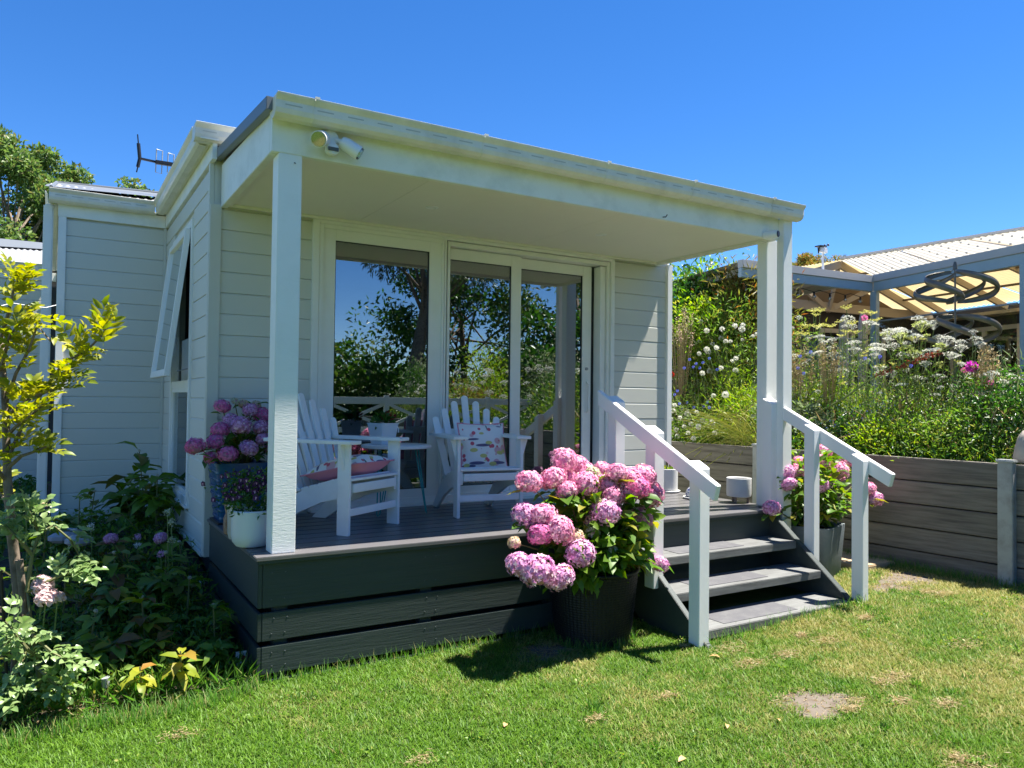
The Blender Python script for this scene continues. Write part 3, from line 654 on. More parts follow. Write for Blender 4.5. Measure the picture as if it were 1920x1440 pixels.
def pillow(label, parentless_loc, M, w=.40, h=.40, th=.10, front=CUSH):
    N_ = 14; V = []; F = []; F2 = []
    for side in (1, -1):
        for j in range(N_+1):
            for i in range(N_+1):
                u = i/N_*2-1; v = j/N_*2-1
                t = th*(max(0, 1-abs(u)**2.6)*max(0, 1-abs(v)**2.6))**.55
                pin = 1-.07*(1-abs(v)**2)*abs(u)**3; pin2 = 1-.07*(1-abs(u)**2)*abs(v)**3
                V.append((u*w/2*pin, v*h/2*pin2, side*t*.5+.004*math.sin(u*7+v*5)*(1-abs(u))*(1-abs(v))))
    K = (N_+1)**2; fr, bk = [], []
    for j in range(N_):
        for i in range(N_):
            a = j*(N_+1)+i; fr.append((a, a+1, a+N_+2, a+N_+1)); bk.append((K+a, K+a+N_+1, K+a+N_+2, K+a+1))
    t = thing('cushion', label, 'cushion', parentless_loc, 'floral cushions on the garden chairs'); t.matrix_basis = M
    for nm, fs, mt in (('printed_cover', fr, front), ('back_cover', bk, PINKC)):
        mb = MB(); mb.add(V, fs); o = mb.build(nm, mt, t, smooth='all', local=True)
    edge = [i for i in range(N_+1)] + [j*(N_+1)+N_ for j in range(1, N_+1)] + [N_*(N_+1)+i for i in range(N_-1, -1, -1)] + [j*(N_+1) for j in range(N_-1, 0, -1)]
    MB().tube([V[i] for i in edge]+[V[edge[0]]], .005, 6).build('piping', PINKC, t, smooth='all', local=True)
    return t
rz1 = math.radians(33.5)
M1 = Matrix.Translation((.815, .55, HD)) @ Matrix.Rotation(rz1, 4, 'Z') @ Matrix.Translation((0, .17, .385)) @ Matrix.Rotation(math.radians(-13), 4, 'X') @ Matrix.Rotation(math.radians(4), 4, 'Z')
pillow('floral cushion with pink piping lying flat on the left garden chair', (0, 0, 0), M1, .45, .42, .15)
M2 = Matrix.Translation((1.767, .693, HD)) @ Matrix.Rotation(math.radians(-9), 4, 'Z') @ Matrix.Translation((.035, .235, .485)) @ Matrix.Rotation(math.radians(90-18), 4, 'X')
pillow('floral cushion with red blossoms standing upright on the chair by the doors', (0, 0, 0), M2, .37, .37, .12)

# ------------------------------------------------------------------ round table with hairpin legs
tc_ = Vector((1.235, 1.135, 0))
tb = thing('side_table', 'round white side table on teal hairpin legs between the two chairs', 'table', (tc_.x, tc_.y, HD))
MB().lathe([(.245, .478), (.256, .482), (.256, .498), (.250, .502)], (tc_.x, tc_.y, HD), 48).build('table_top', METALW, tb, smooth=True)
for a in (-35, 95, 215):
    t = math.radians(a); c = Vector((tc_.x, tc_.y, HD)); r = Vector((math.cos(t), math.sin(t), 0)); s = Vector((-r.y, r.x, 0))
    MB().tube([c+r*.15+s*.05+Vector((0,0,.476)), c+r*.225+s*.012+Vector((0,0,.02)), c+r*.23+Vector((0,0,.006)), c+r*.225-s*.012+Vector((0,0,.02)), c+r*.15-s*.05+Vector((0,0,.476))], .0045, 6).build('hairpin_leg', TEAL, tb, smooth='all')
    
def rounded_square(hw, r, n=5):
    P = []
    for q, (sx, sy) in enumerate(((1, 1), (-1, 1), (-1, -1), (1, -1))):
        for k in range(n+1):
            t = math.pi/2*(q+k/n); P.append((sx*(hw-r)+r*math.cos(t), sy*(hw-r)+r*math.sin(t)))
    return P
def square_pot(name, levels, c, rot, mat, parent, r=.02):
    """levels: (half width, z)"""
    mb = MB(); c = Vector(c); cs, sn = math.cos(rot), math.sin(rot); vs = []; n = None
    for hw, z in levels:
        P = rounded_square(hw, min(r, hw*.6)); n = len(P)
        vs += [c+Vector((x*cs-y*sn, x*sn+y*cs, z)) for x, y in P]
    L = len(levels); fs = [(i*n+k, i*n+(k+1) % n, (i+1)*n+(k+1) % n, (i+1)*n+k) for i in range(L-1) for k in range(n)]
    fs += [tuple(range(n))[::-1], tuple(range((L-1)*n, L*n))]
    return mb.add(vs, fs).build(name, mat, parent, smooth=True)

# pot plant on the table
pc = Vector((tc_.x-.10, tc_.y+.02, HD+.502))
pp = thing('potted_plant', 'red and green houseplant in a square white pot on the round table', 'potted plant', pc)
square_pot('pot', [(.058, 0), (.062, .003), (.082, .15), (.085, .152), (.085, .158), (.076, .158), (.074, .14)], pc, .35, WPOT, pp, .01)
MB().tube([(pc.x+.075, pc.y-.07, pc.z+.14), (pc.x+.088, pc.y-.085, pc.z+.12), (pc.x+.085, pc.y-.085, pc.z+.09)], .003, 5).build('pot_tag', METALW, pp)
cl = Cloud(); n = 110; D = rand_dirs(n, .9); P = np.array(pc+Vector((0, 0, .15)))+D*rng.uniform(.02, .07, (n, 1)); P[:, 2] = np.maximum(P[:, 2], pc.z+.14)
cl.add(*leaf_arrays(P, D, rand_dirs(n, .5), rng.uniform(.03, .055, n), rng.uniform(.018, .03, n))); o = link_mesh('foliage', cl.mesh('foliage', L_DARK), pp); o['kind'] = 'stuff'
o.data.transform(Matrix.Translation(-pc))
cl = Cloud(); n = 60; D = rand_dirs(n, .7); P = np.array(pc+Vector((.03, 0, .17)))+D*rng.uniform(.02, .06, (n, 1))
cl.add(*leaf_arrays(P, D, rand_dirs(n, .5), rng.uniform(.02, .04, n), rng.uniform(.01, .02, n))); o = link_mesh('red_leaves', cl.mesh('red_leaves', leaf_mat('dark_red_leaf', (.14,.015,.015), (.26,.05,.03))), pp); o['kind'] = 'stuff'
o.data.transform(Matrix.Translation(-pc))

# ------------------------------------------------------------------ pots at the left edge of the deck
BLUE = paint('blue_glazed_ceramic', (.010,.06,.20), .25, .5, (.03,.15,.24), (8,8,40), .4, spec=.5, dscale=4)
# white pot with violas
def place(o, p):
    o.data.transform(Matrix.Translation(-Vector(p)))
wc = Vector((.040, .335, HD))
vp = thing('viola_pot', 'smooth white pot of dark purple violas next to the front post', 'potted plant', wc)
MB().lathe([(.055, 0), (.085, .006), (.104, .03), (.112, .07), (.113, .20), (.108, .206), (.100, .20), (.100, .17)], wc, 40).build('pot', WPOT, vp, smooth=True)
MB().lathe([(.0001, .172), (.1, .172)], wc, 20).build('soil', SOIL, vp)
def violas(parent, c, R, n_leaf, n_fl, h):
    n = n_leaf; P = np.stack([rng.normal(0, R*.55, n), rng.normal(0, R*.6, n), rng.uniform(-.02, h, n)], 1)+np.array(c)
    cl = Cloud(); cl.add(*leaf_arrays(P, rand_dirs(n, .6), rand_dirs(n, .8), rng.uniform(.02, .04, n), rng.uniform(.012, .02, n), simple=True))
    o = link_mesh('foliage', cl.mesh('foliage', L_DARK), parent); o['kind'] = 'stuff'; place(o, OFF[parent.name])
    # one flower mesh: five dark petals and a pale eye
    cl = Cloud(); A = np.array([90, 35, 145, 215, 325])*math.pi/180; D = np.stack([np.cos(A), np.sin(A), np.full(5, .15)], 1)
    cl.add(*leaf_arrays(np.zeros((5, 3)), D, np.tile([0, 0, 1.], (5, 1)), np.full(5, .017), np.full(5, .016), .05, .1)); me = cl.mesh('petals', P_VIOL)
    cl = Cloud(); A = np.array([60, 120, 270])*math.pi/180; D = np.stack([np.cos(A), np.sin(A), np.full(3, .3)], 1)
    cl.add(*leaf_arrays(np.tile([0, 0, .0025], (3, 1)), D, np.tile([0, 0, 1.], (3, 1)), np.full(3, .007), np.full(3, .006), .05, .1)); eye = cl.mesh('eye', P_LILAC)
    for i in range(n_fl):
        a = random.gauss(0, 1)*R*.62; b = random.gauss(0, 1)*R*.62; z = h*random.uniform(.45, 1.05)-.35*(abs(a)+abs(b))*.6
        p = Vector(c)+Vector((a, b, z)); nrm = Vector((a*3-.25, b*3-.75, .5)); M = frame(p, (random.uniform(-.2, .2), 0, 1), nrm, random.uniform(.9, 1.35))
        f = copy_piece('flower', me, parent, M); e = bpy.data.objects.new('flower_eye', eye); COL.objects.link(e); e.parent = f; OFF[e.name] = OFF[parent.name]
violas(vp, wc+Vector((-.01, .03, .20)), .13, 600, 85, .22)
tp = Vector((-.005+.03, .58, HD))
p2 = thing('textured_pot', 'pale hammered ceramic pot half hidden behind the white viola pot', 'pot', tp)
MB().lathe([(.045, 0), (.062, .008), (.070, .04), (.072, .20), (.066, .205), (.060, .19)], tp, 28).build('pot', paint('hammered_pale_glaze', (.50,.50,.45), .3, .5, (.34,.36,.34), (38,38,38), 1.0, dscale=16), p2, smooth=True)
violas(p2, tp+Vector((-.02, -.02, .21)), .09, 240, 12, .12)
bp_ = Vector((.018, .76, HD))
p3 = thing('wicker_vase', 'small woven brown basket vase behind the pale textured pot', 'vase', bp_)
MB().lathe([(.035, 0), (.05, .01), (.052, .10), (.040, .13), (.046, .155), (.05, .20), (.044, .2)], bp_, 24).build('vase', paint('woven_brown_cane', (.30,.17,.09), .7, .6, (.5,.36,.22), (30,30,200), 1.0, dscale=30), p3, smooth=True)
m = MB(); 
for k in range(9): m.tube([(bp_.x+.0525*math.cos(t), bp_.y+.0525*math.sin(t), HD+.02+.01*k) for t in [2*math.pi*j/20 for j in range(21)]], .0025, 4)
m.build('cane_band', bpy.data.materials['woven_brown_cane'], p3)

# ------------------------------------------------------------------ right side pots and small things on deck
cp = Vector((3.99, 1.255, HD))
p4 = thing('cylinder_pot', 'white cylindrical pot on a saucer by the right end of the wall', 'potted plant', cp)
MB().lathe([(.095, .018), (.102, .022), (.104, .215), (.100, .218), (.092, .215), (.092, .19)], cp, 40).build('pot', CPOT, p4, smooth=True)
MB().lathe([(.11, 0), (.125, .006), (.128, .016), (.10, .017)], cp, 36).build('saucer', CPOT, p4, smooth=True)
MB().lathe([(.0001, .195), (.092, .195)], cp, 20).build('soil', SOIL, p4)
MB().tube([cp+Vector((.0, 0, .19)), cp+Vector((.005, 0, .27)), cp+Vector((.0, .01, .36))], [.016, .013, .010], 8).build('stem', BARK, p4)
MB().tube([cp+Vector((.04, 0, .19)), cp+Vector((.055, .01, .26)), cp+Vector((.045, .0, .30))], [.014, .011, .008], 8).build('stem', BARK, p4)
cl = Cloud(); n = 70; D = rand_dirs(n, .6); P = np.array(cp+Vector((.01, 0, .205)))+D*rng.uniform(.01, .06, (n, 1))*np.array([1.1, 1, .4])
cl.add(*leaf_arrays(P, D, rand_dirs(n, .8), rng.uniform(.02, .035, n), rng.uniform(.012, .018, n))); o = link_mesh('foliage', cl.mesh('foliage', L_BRIGHT), p4); o['kind'] = 'stuff'; place(o, cp)
lp = Vector((4.03, .415, HD))
p5 = thing('footed_planter', 'white round planter on short wooden legs beside the right post', 'planter', lp)
MB().lathe([(.085, .05), (.098, .055), (.102, .075), (.102, .205), (.098, .208), (.090, .20), (.090, .18)], lp, 40).build('bowl', CPOT, p5, smooth=True)
MB().lathe([(.0001, .185), (.09, .185)], lp, 20).build('soil', SOIL, p5)
for a in (200, 320, 80): q = lp+Vector((.075*math.cos(math.radians(a)), .075*math.sin(math.radians(a)), 0)); MB().tube([q, q+Vector((0, 0, .07))], .012, 8).build('leg', BARK, p5)
m, nt, n_, l_, b_ = nodes('blue_and_white_porcelain'); V_ = n_.new('ShaderNodeTexCoord').outputs['Object']; vo = n_.new('ShaderNodeTexVoronoi'); vo.inputs['Scale'].default_value = 26; l_.new(V_, vo.inputs['Vector'])
wv = n_.new('ShaderNodeMath'); wv.operation = 'SINE'; mu = n_.new('ShaderNodeMath'); mu.operation = 'MULTIPLY'; mu.inputs[1].default_value = 13; l_.new(vo.outputs['Distance'], mu.inputs[0]); l_.new(mu.outputs[0], wv.inputs[0])
l_.new(mixrgb(n_, l_, ramp(n_, l_, wv.outputs[0], .1, .3), (.72,.74,.76), (.02,.04,.22)), b_.inputs['Base Color']); b_.inputs['Roughness'].default_value = .12; PORC = m
cc = Vector((3.875, .745, HD))
p6 = thing('porcelain_bowl', 'blue and white porcelain dome sitting on a saucer in the sun', 'ornament', cc)
MB().lathe([(.06, 0), (.115, .006), (.12, .018), (.08, .02)], cc, 36).build('saucer', CPOT, p6, smooth=True)
MB().lathe([(.092, .02), (.10, .035), (.096, .06), (.080, .09), (.05, .11), (.018, .12), (.0001, .122)], cc, 36).build('dome', PORC, p6, smooth='all')
MB().ball(cc+Vector((0, 0, .13)), .014, 12, 8).build('knob', METALW, p6, smooth='all')

# ------------------------------------------------------------------ lamps, camera, antenna, weather station
sc_ = at(617, 268, 'y', .03)
fl = thing('security_light', 'white twin-head floodlight with sensor on the front beam above the post', 'floodlight', sc_)
MB().tube([sc_+Vector((-.0, .010, .02)), sc_+Vector((0, -.035, .02))], [.05, .042], 20).build('wall_plate', METALW, fl, smooth=True)
def lamp_head(base, d, L, r):
    base = Vector(base); d = Vector(d).normalized()
    MB().tube([base, base+d*L*.25, base+d*L*.9, base+d*L], [r*.8, r, r*1.02, r*1.04], 24).build('lamp_head', METALW, fl, smooth=True)
    MB().tube([base+d*(L+.0005), base+d*(L+.010)], [r*.94, r*.90], 24).build('lens', glass_mat('lamp_lens', (.7,.72,.6), .25), fl, smooth=True)
    MB().tube([base+d*(L-.0), base+d*(L+.0004)], [r*.9, r*.9], 24).build('reflector', paint('lamp_reflector', (.45,.46,.34), .25, .2, metal=.5), fl)
lamp_head(sc_+Vector((-.045, -.045, .005)), (-.55, -.75, -.38), .085, .043)
lamp_head(sc_+Vector((.055, -.045, .005)), (.80, -.28, -.50), .115, .038)
MB().tube([sc_+Vector((-.03, -.02, .015)), sc_+Vector((-.05, -.06, 0))], .014, 8).tube([sc_+Vector((.02, -.02, .015)), sc_+Vector((.065, -.055, 0))], .014, 8).build('swivel_arm', METALW, fl)
MB().prism([(-.030, 0), (.030, 0), (.036, -.045), (.0, -.060), (-.036, -.045)], sc_+Vector((.005, -.012, -.02)), (1, 0, 0), (0, 0, 1), (0, -.05, 0)).build('motion_sensor', METALW, fl, bevel=.006)
MB().prism([(-.030, 0), (.030, 0), (.030, -.022), (-.030, -.022)], sc_+Vector((.005, -.063, -.040)), (1, 0, 0), (0, 0, 1), (0, -.004, 0)).build('sensor_lens', paint('sensor_smoked_lens', (.10,.10,.08), .2, 0), fl, bevel=.002)
kc = at(1447, 441, 'y', -.01)
ca = thing('security_camera', 'small white bullet camera with black face at the right end of the beam', 'camera', kc)
MB().tube([kc+Vector((-.030, .047, .0)), kc+Vector((-.022, .0, .0)), kc+Vector((.0, -.06, 0))], [.03, .032, .030], 20).build('body', METALW, ca, smooth=True)
MB().tube([kc+Vector((.0005, -.0605, 0)), kc+Vector((.0025, -.067, 0))], [.026, .022], 20).build('lens', BLACK, ca, smooth=True)
for i, px in enumerate(((1243, 407), (985, 305))):
    q = at(*px, 'y', .039); MB().tube([q, q+Vector((0, -.03, -.005)), q+Vector((.01, -.035, .012))], .004, 6).build('hook', BLACK, ver)
an = thing('tv_antenna', 'black outdoor television antenna standing above the cottage roof', 'antenna', (.30, 5.0, 3.7))
A0 = at(262, 297, 'y', 5.0); A1 = at(335, 309, 'y', 5.0)
MB().tube([(.30, 5.0, 3.7), (.30, 5.0, A1.z)], .018, 8).build('mast', BLACK, an)
MB().bar(A0, Vector((.55, 5.1, A1.z-.02)), .022, .022).build('boom', BLACK, an)
m = MB()
for q in ((258, 252), (256, 323)):
    E_ = at(*q, 'y', 5.0); M_ = A0.lerp(E_, .62); m.build if False else None
    MB().tube([A0, M_], .020, 6).build('reflector_arm', BLACK, an)
    MB().tube([M_, E_+Vector((0, 0, 0))], .007, 5).build('reflector_rod', BLACK, an)
for f, hh in ((.42, .13), (.72, .11), (.95, .09)):
    c = A0.lerp(A1, f)
    MB().tube([c+Vector((0,0,hh)), c+Vector((.06,0,hh*.95)), c+Vector((.055,0,-hh)), c+Vector((-.005,0,-hh*.95)), c+Vector((0,0,hh))], .006, 5).build('loop_element', STEELP, an)
c = A0.lerp(A1, .75); MB().bar(c-Vector((.14, 0, .01)), c+Vector((.12, 0, -.01)), .05, .04).build('feed_box', BLACK, an, bevel=.006)

# plant label, solar light, pale wire
pt = at(452, 1232, 'y', .20)
tg = thing('plant_label', 'white and red nursery plant label standing by the deck corner', 'plant label', (pt.x, pt.y, .0))
MB().box(pt.x-.028, pt.x+.028, pt.y, pt.y+.002, .045, .125).build('tag', paint('plant_label_card', (.6,.6,.6), .5, 0), tg)
MB().ball((pt.x+.006, pt.y-.0005, .088), .019, 10, 6, (1, .06, .8)).build('printed_flower', paint('printed_red', (.4,.03,.04), .5, 0), tg)
MB().box(pt.x-.004, pt.x+.004, pt.y, pt.y+.002, -.02, .045).build('spike', METALW, tg)
slp = Vector((-.675, .09, 0))
sl = thing('solar_light', 'small silver solar stake light at the edge of the garden bed', 'garden light', slp)
MB().tube([slp+Vector((0, 0, -.02)), slp+Vector((-.01, 0, .09))], .006, 8).build('stake', STEELP, sl)
MB().tube([slp+Vector((-.01, 0, .09)), slp+Vector((-.014, 0, .135))], [.017, .02], 14).build('lamp', STEELP, sl, smooth=True)
w0 = at(0, 574, 'y', 3.2); w1 = at(45, 572, 'y', 3.4); w2_ = at(85, 577, 'y', 3.7); w3_ = at(106, 572, 'y', 3.93)
props(MB().tube([w0, w0.lerp(w1, .5)+Vector((0,0,.02)), w1, w1.lerp(w2_, .5), w2_, w3_], .004, 5).build('wire', METALW, None), 'thin pale wire running to the wing downpipe', 'wire')

# fallen leaves on the lawn
lm = leaf_mat('fallen_leaf', (.50,.33,.18), (.62,.36,.14), None, .2)
def fallen(px, py, lab, L=.06):
    q = at(px, py, 'z', .02); me = one_leaf('fallen_leaf', L, L*.55, lm, .15, .2)
    o = copy_piece('fallen_leaf', me, None, frame((q.x, q.y, gz(q.x, q.y)+.022), (random.uniform(-1, 1), random.uniform(-1, 1), .15), (.2, -.2, 1)))
    props(o, lab, 'leaf', 'dry leaves fallen on the lawn')
fallen(1350, 1240, 'curled tan leaf lying on the lawn in front of the steps', .065)
fallen(1362, 1367, 'small orange leaf on the grass left of the bare patch', .04)
fallen(1285, 1425, 'pale curled leaf near the bottom edge of the lawn', .05)
fallen(945, 1365, 'whitish leaf on the lawn below the wicker pot shadow', .045)
fallen(1462, 1363, 'tiny brown leaf beside the round bare patch', .03)

# white cross-braced fence across the lawn; only its mirror image shows in the left glass door
fn = thing('cross_fence', 'white cross-braced fence mirrored low in the left glass door', 'fence', (3.6, -4.35, 0))
yb = -4.35; x0, x1 = 1.7, 6.5
MB().box(x0, x1, yb, yb+.04, 1.42, 1.53).build('top_rail', W_TRIM, fn, bevel=.003); MB().box(x0, x1, yb, yb+.04, .98, 1.06).build('lower_rail', W_TRIM, fn, bevel=.003); MB().box(x0, x1, yb, yb+.04, .10, .22).build('lower_rail', W_TRIM, fn, bevel=.003)
k = 0
while x0+.96*k < x1:
    x = x0+.96*k; MB().box(x-.04, x+.04, yb-.001, yb+.045, -.05, 1.56).build('post', W_TRIM, fn, bevel=.003)
    if x+.96 < x1+.1:
        MB().bar((x+.04, yb+.015, 1.06), (x+.92, yb+.015, 1.42), .02, .05).build('cross_brace', W_TRIM, fn); MB().bar((x+.92, yb+.032, 1.06), (x+.04, yb+.032, 1.42), .014, .05).build('cross_brace', W_TRIM, fn)
    k += 1
# ------------------------------------------------------------------ neighbouring pergola and house on the raised yard
pg = thing('pergola', 'blue-grey framed pergola with cream corrugated roof beyond the flower garden', 'pergola')
C0 = at(1637, 520, 'z', 3.3); E1 = at(1920, 462, 'z', 3.3); eD = (E1-C0).normalized(); nD = Vector((eD.y, -eD.x, 0)); nD = nD if nD.x > 0 else -nD
E2 = C0+eD*6.5; E0 = C0-eD*4.2
def PQ(s, n, z): return C0+eD*s+nD*n+Vector((0, 0, z-3.3))
R0 = at(1575, 488, 'z', 4.1); R1_ = at(1920, 432, 'z', 4.1); rD = (R1_-R0); R2 = R0+rD*2.2; 
def slab(name, a, b, up, thick_vec, mat, parent=pg):
    a = Vector(a); b = Vector(b); U = Vector((0, 0, up)); T = Vector(thick_vec)
    return MB().add([a, b, b+T, a+T, a+U, b+U, b+T+U, a+T+U], [(0,3,2,1),(4,5,6,7),(0,1,5,4),(1,2,6,5),(2,3,7,6),(3,0,4,7)]).build(name, mat, parent, bevel=.004)
slab('beam', C0+Vector((0,0,-.20)), E2+Vector((0,0,-.20)), .13, nD*.06, PERG); slab('fascia_cap', C0+Vector((0,0,-.068))-nD*.02, E2+Vector((0,0,-.068))-nD*.02, .10, nD*.08, PERGCAP)
Lf = C0+Vector((-2.45, .18, 0))
tD = Vector((0, .05, 0))
slab('beam', Lf+Vector((0,0,-.20)), C0+Vector((0,0,-.20)), .12, (0, .06, 0), PERG); slab('fascia_cap', Lf+Vector((0,-.02,-.078)), C0+Vector((0,-.02,-.078)), .10, (0, .09, 0), PERGCAP)
# flat roof behind the left fascia
B0 = C0-eD*3.0
MB().add([Lf+Vector((0,.02,.0)), C0+Vector((0,.02,.0)), B0+Vector((0,0,.02)), Lf-eD*3.0+Vector((0,0,.02))], [(0,1,2,3)]).build('flat_roof', PERGCAP, pg)
for k in range(4): 
    a = Lf.lerp(C0, .1+.27*k)+Vector((0, .06, -.10)); slab('rafter', a, a-eD*2.9, .09, (.045, 0, 0), PERGCAP)
# translucent cream corrugated sheets, ribs run down the slope
cm, nt, n_, l_, b_ = nodes('cream_translucent_sheet')
b_.inputs['Base Color'].default_value = (.86,.82,.70,1); b_.inputs['Roughness'].default_value = .5
tl = n_.new('ShaderNodeBsdfTranslucent'); tl.inputs[0].default_value = (.50,.39,.20,1); mx = n_.new('ShaderNodeMixShader'); mx.inputs[0].default_value = .45
l_.new(b_.outputs[0], mx.inputs[1]); l_.new(tl.outputs[0], mx.inputs[2]); l_.new(mx.outputs[0], n_['Material Output'].inputs['Surface']); SHEET = cm
def slope_sheet(name, a, b, c, d, mat, pitch=.10, amp=.012):
    """corrugated quad: edge a-b is the eave, d-c the ridge"""
    a, b, c, d = map(Vector, (a, b, c, d)); L = (b-a).length; n = int(L/pitch*6); V = []
    nn = (b-a).cross(d-a).normalized(); nn = nn if nn.z > 0 else -nn
    for p, q in ((a, b), (d, c)):
        for i in range(n+1): t = i/n; V.append(list(p.lerp(q, t)+nn*amp*math.cos(2*math.pi*L*t/pitch)))
    V = np.array(V)-np.array(OFF[pg.name]); F = np.array([[i, i+1, n+2+i, n+1+i] for i in range(n)])
    me = mesh_np(name, V, F, mat); me.shade_smooth(); return link_mesh(name, me, pg)
ns = 6
for i in range(ns):
    f0, f1 = i/ns, (i+1)/ns
    slope_sheet('roof_sheet', (C0+Vector((0,0,.02))).lerp(E2+Vector((0,0,.02)), f0), (C0+Vector((0,0,.02))).lerp(E2+Vector((0,0,.02)), f1), R0.lerp(R2, f1), R0.lerp(R2, f0), SHEET)
    RA = R0-rD.normalized()*1.6; slope_sheet('roof_sheet', PQ(-4.6+11.1*f0, 4.1, 3.32), PQ(-4.6+11.1*f1, 4.1, 3.32), RA.lerp(R2, f1), RA.lerp(R2, f0), SHEET)
slab('ridge_cap', R0+Vector((0,0,.02)), R2+Vector((0,0,.02)), .04, nD*.14, PERGCAP)
m = MB()
for i in range(5):
    for j in range(22):
        p = (C0.lerp(E2, (j+.5)/22)).lerp(R0.lerp(R2, (j+.5)/22), .12+.2*i)+Vector((0, 0, .035)); m.box(p.x-.010, p.x+.010, p.y-.010, p.y+.010, p.z-.02, p.z+.004)
m.build('roof_screws', paint('roof_screw_head', (.42,.40,.36), .5, 0), pg, kind='stuff')
for i in range(7):
    s = -2.6+1.25*i; r = R0.lerp(R2, min(1, max(0, (s+3.04)/9.0)))+Vector((0, 0, -.07)); f = PQ(s+.0, 4.05, 3.22)
    MB().bar(f, r, .05, .10).build('rafter', TIMBER, pg)
    if s > 0: MB().bar(PQ(s, .05, 3.2), r, .05, .10).build('rafter', TIMBER, pg)
for k in (1, 2, 3):
    a = PQ(-3, 4.05, 3.25).lerp(R0+Vector((0,0,-.07)), k/4+.06); b = PQ(6, 4.05, 3.25).lerp(R2+Vector((0,0,-.07)), k/4+.06); MB().bar(a, b, .04, .035).build('purlin', paint('dark_purlin', (.12,.09,.06), .6, 0) if k == 1 else bpy.data.materials['dark_purlin'], pg)
# gable truss at the far end
g0, g1, ga = PQ(-3.05, -.6, 3.33), PQ(-3.05, 4.15, 3.17), R0+Vector((0, 0, -.08))
MB().bar(g0+Vector((0,0,.06)), g1+Vector((0,0,.06)), .05, .17).build('truss_chord', TIMBER, pg)
gm = g0.lerp(g1, .50); 
for a, b in ((gm, ga), (gm, g0.lerp(ga, .62)), (gm, g1.lerp(ga, .62))): MB().bar(a-eD*.03, b-eD*.03, .05, .09).build('truss_strut', TIMBER, pg)
MB().bar(g0, ga, .05, .13).bar(g1, ga, .05, .13).build('truss_rafter', TIMBER, pg)
MB().add([g0-eD*.4, g1-eD*.4, ga-eD*.4], [(0,1,2)]).build('gable_lining', paint('gable_lining_board', (.26,.19,.12), .6, .1), pg)
# posts
for p, w in ((C0+nD*.03-eD*.0, .09), (PQ(2.28, .03, 3.3), .09), (PQ(5.4, .03, 3.3), .09)):
    MB().box(p.x-w/2, p.x+w/2, p.y-w/2, p.y+w/2, 1.0, 3.1).build('post', PERG, pg, bevel=.005)
# windbreak glass
for s0, s1, zt2, off in ((.08, 2.2, 2.66, .0), (2.36, 5.3, 2.66, 0)):
    a, b = PQ(s0, off, 1.05), PQ(s1, off, 1.05); MB().add([a, b, b+Vector((0,0,zt2-1.05)), a+Vector((0,0,zt2-1.05))], [(0,1,2,3)]).build('windbreak_pane', GLASSB, pg)
    slab('glass_rail', a+Vector((0,0,zt2-1.05)), b+Vector((0,0,zt2-1.05)), .022, nD*.02, STEELP)
gl0 = C0+Vector((-2.3, .2, 0)); 
for k in range(3):
    a = gl0.lerp(C0, k/3)+Vector((.04, 0, -2.25)); b = gl0.lerp(C0, (k+1)/3)+Vector((-.04, 0, -2.25)); MB().add([a, b, b+Vector((0,0,1.35)), a+Vector((0,0,1.35))], [(0,1,2,3)]).build('windbreak_pane', GLASSB, pg)
    slab('glass_rail', a+Vector((0,0,1.35)), b+Vector((0,0,1.35)), .022, (0, .02, 0), STEELP)
# string of festoon bulbs
fs = thing('festoon_lights', 'string of unlit festoon bulbs hanging under the pergola roof', 'string lights')
pts = [Lf+Vector((.1, .12, -.24))]
for i in range(1, 25): pts.append(Lf.lerp(C0, i/24)+Vector((0, .12, -.24-.03*(i % 3)/2)))
MB().tube(pts, .005, 5).build('cable', BLACK, fs)
for i in range(2, 25, 3): p = pts[i]; MB().tube([p, p-Vector((0,0,.04))], .014, 6).build('socket', BLACK, fs); MB().ball(p-Vector((0,0,.065)), .025, 8, 6).build('bulb', glass_mat('bulb_glass', (.8,.8,.78), .3) if 'bulb_glass' not in bpy.data.materials else bpy.data.materials['bulb_glass'], fs, smooth='all')
# back house wall with doors
nh = thing('neighbour_house', 'dark brown house wall with beige framed glass doors behind the pergola', 'house')
slab('wall', PQ(-3.45, 4.3, 1.0), PQ(7, 4.3, 1.0), 2.3, nD*.15, DARKWALL, nh)
slab('soffit', PQ(-3.0, 4.0, 3.12), PQ(7, 4.0, 3.12), .06, nD*.3, TIMBER, nh)
slab('wall', PQ(-9, -3.6, 1.0)+Vector((0, 0, 0)), PQ(-9, 6, 1.0), 2.3, -eD*.15, DARKWALL, nh) if False else None
slab('end_wall', PQ(-3.2, -1.6, 1.0), PQ(-3.2, 4.4, 1.0), 2.26, -eD*.15, DARKWALL, nh)
def far_door(o, along, w, h, z0=1.02, inw=None):
    a = o; b = o+along*w; q = along.cross(Vector((0,0,1)))*.05
    q = q if q.dot(Vector((CAM[0], CAM[1], 0))-o) > 0 else -q
    def bar3(p, r, up, nm='frame', mt=FRAMEC): return slab(nm, p, r, up, q, mt, nh)
    fr = bar3(a+Vector((0,0,h-.08)), b+Vector((0,0,h-.08)), .08)
    slab('jamb', a, a+along*.07, h-.08, q, FRAMEC, nh); slab('jamb', b-along*.07, b, h-.08, q, FRAMEC, nh); slab('jamb', a.lerp(b, .5)-along*.04, a.lerp(b, .5)+along*.04, h-.08, q, FRAMEC, nh)
    g0_, g1_ = a+along*.07+q*.3, b-along*.07+q*.3
    MB().add([g0_, g1_, g1_+Vector((0,0,h-.1)), g0_+Vector((0,0,h-.1))], [(0,1,2,3)]).build('pane', GLASS, nh)
    slab('reveal', a+q*.05, b+q*.05, h, q*.02, BLACK, nh)
for s in (-2.7, -.75, 1.1, 2.7, 4.4): far_door(PQ(s, 4.28, 1.02), eD, 1.45, 1.92)
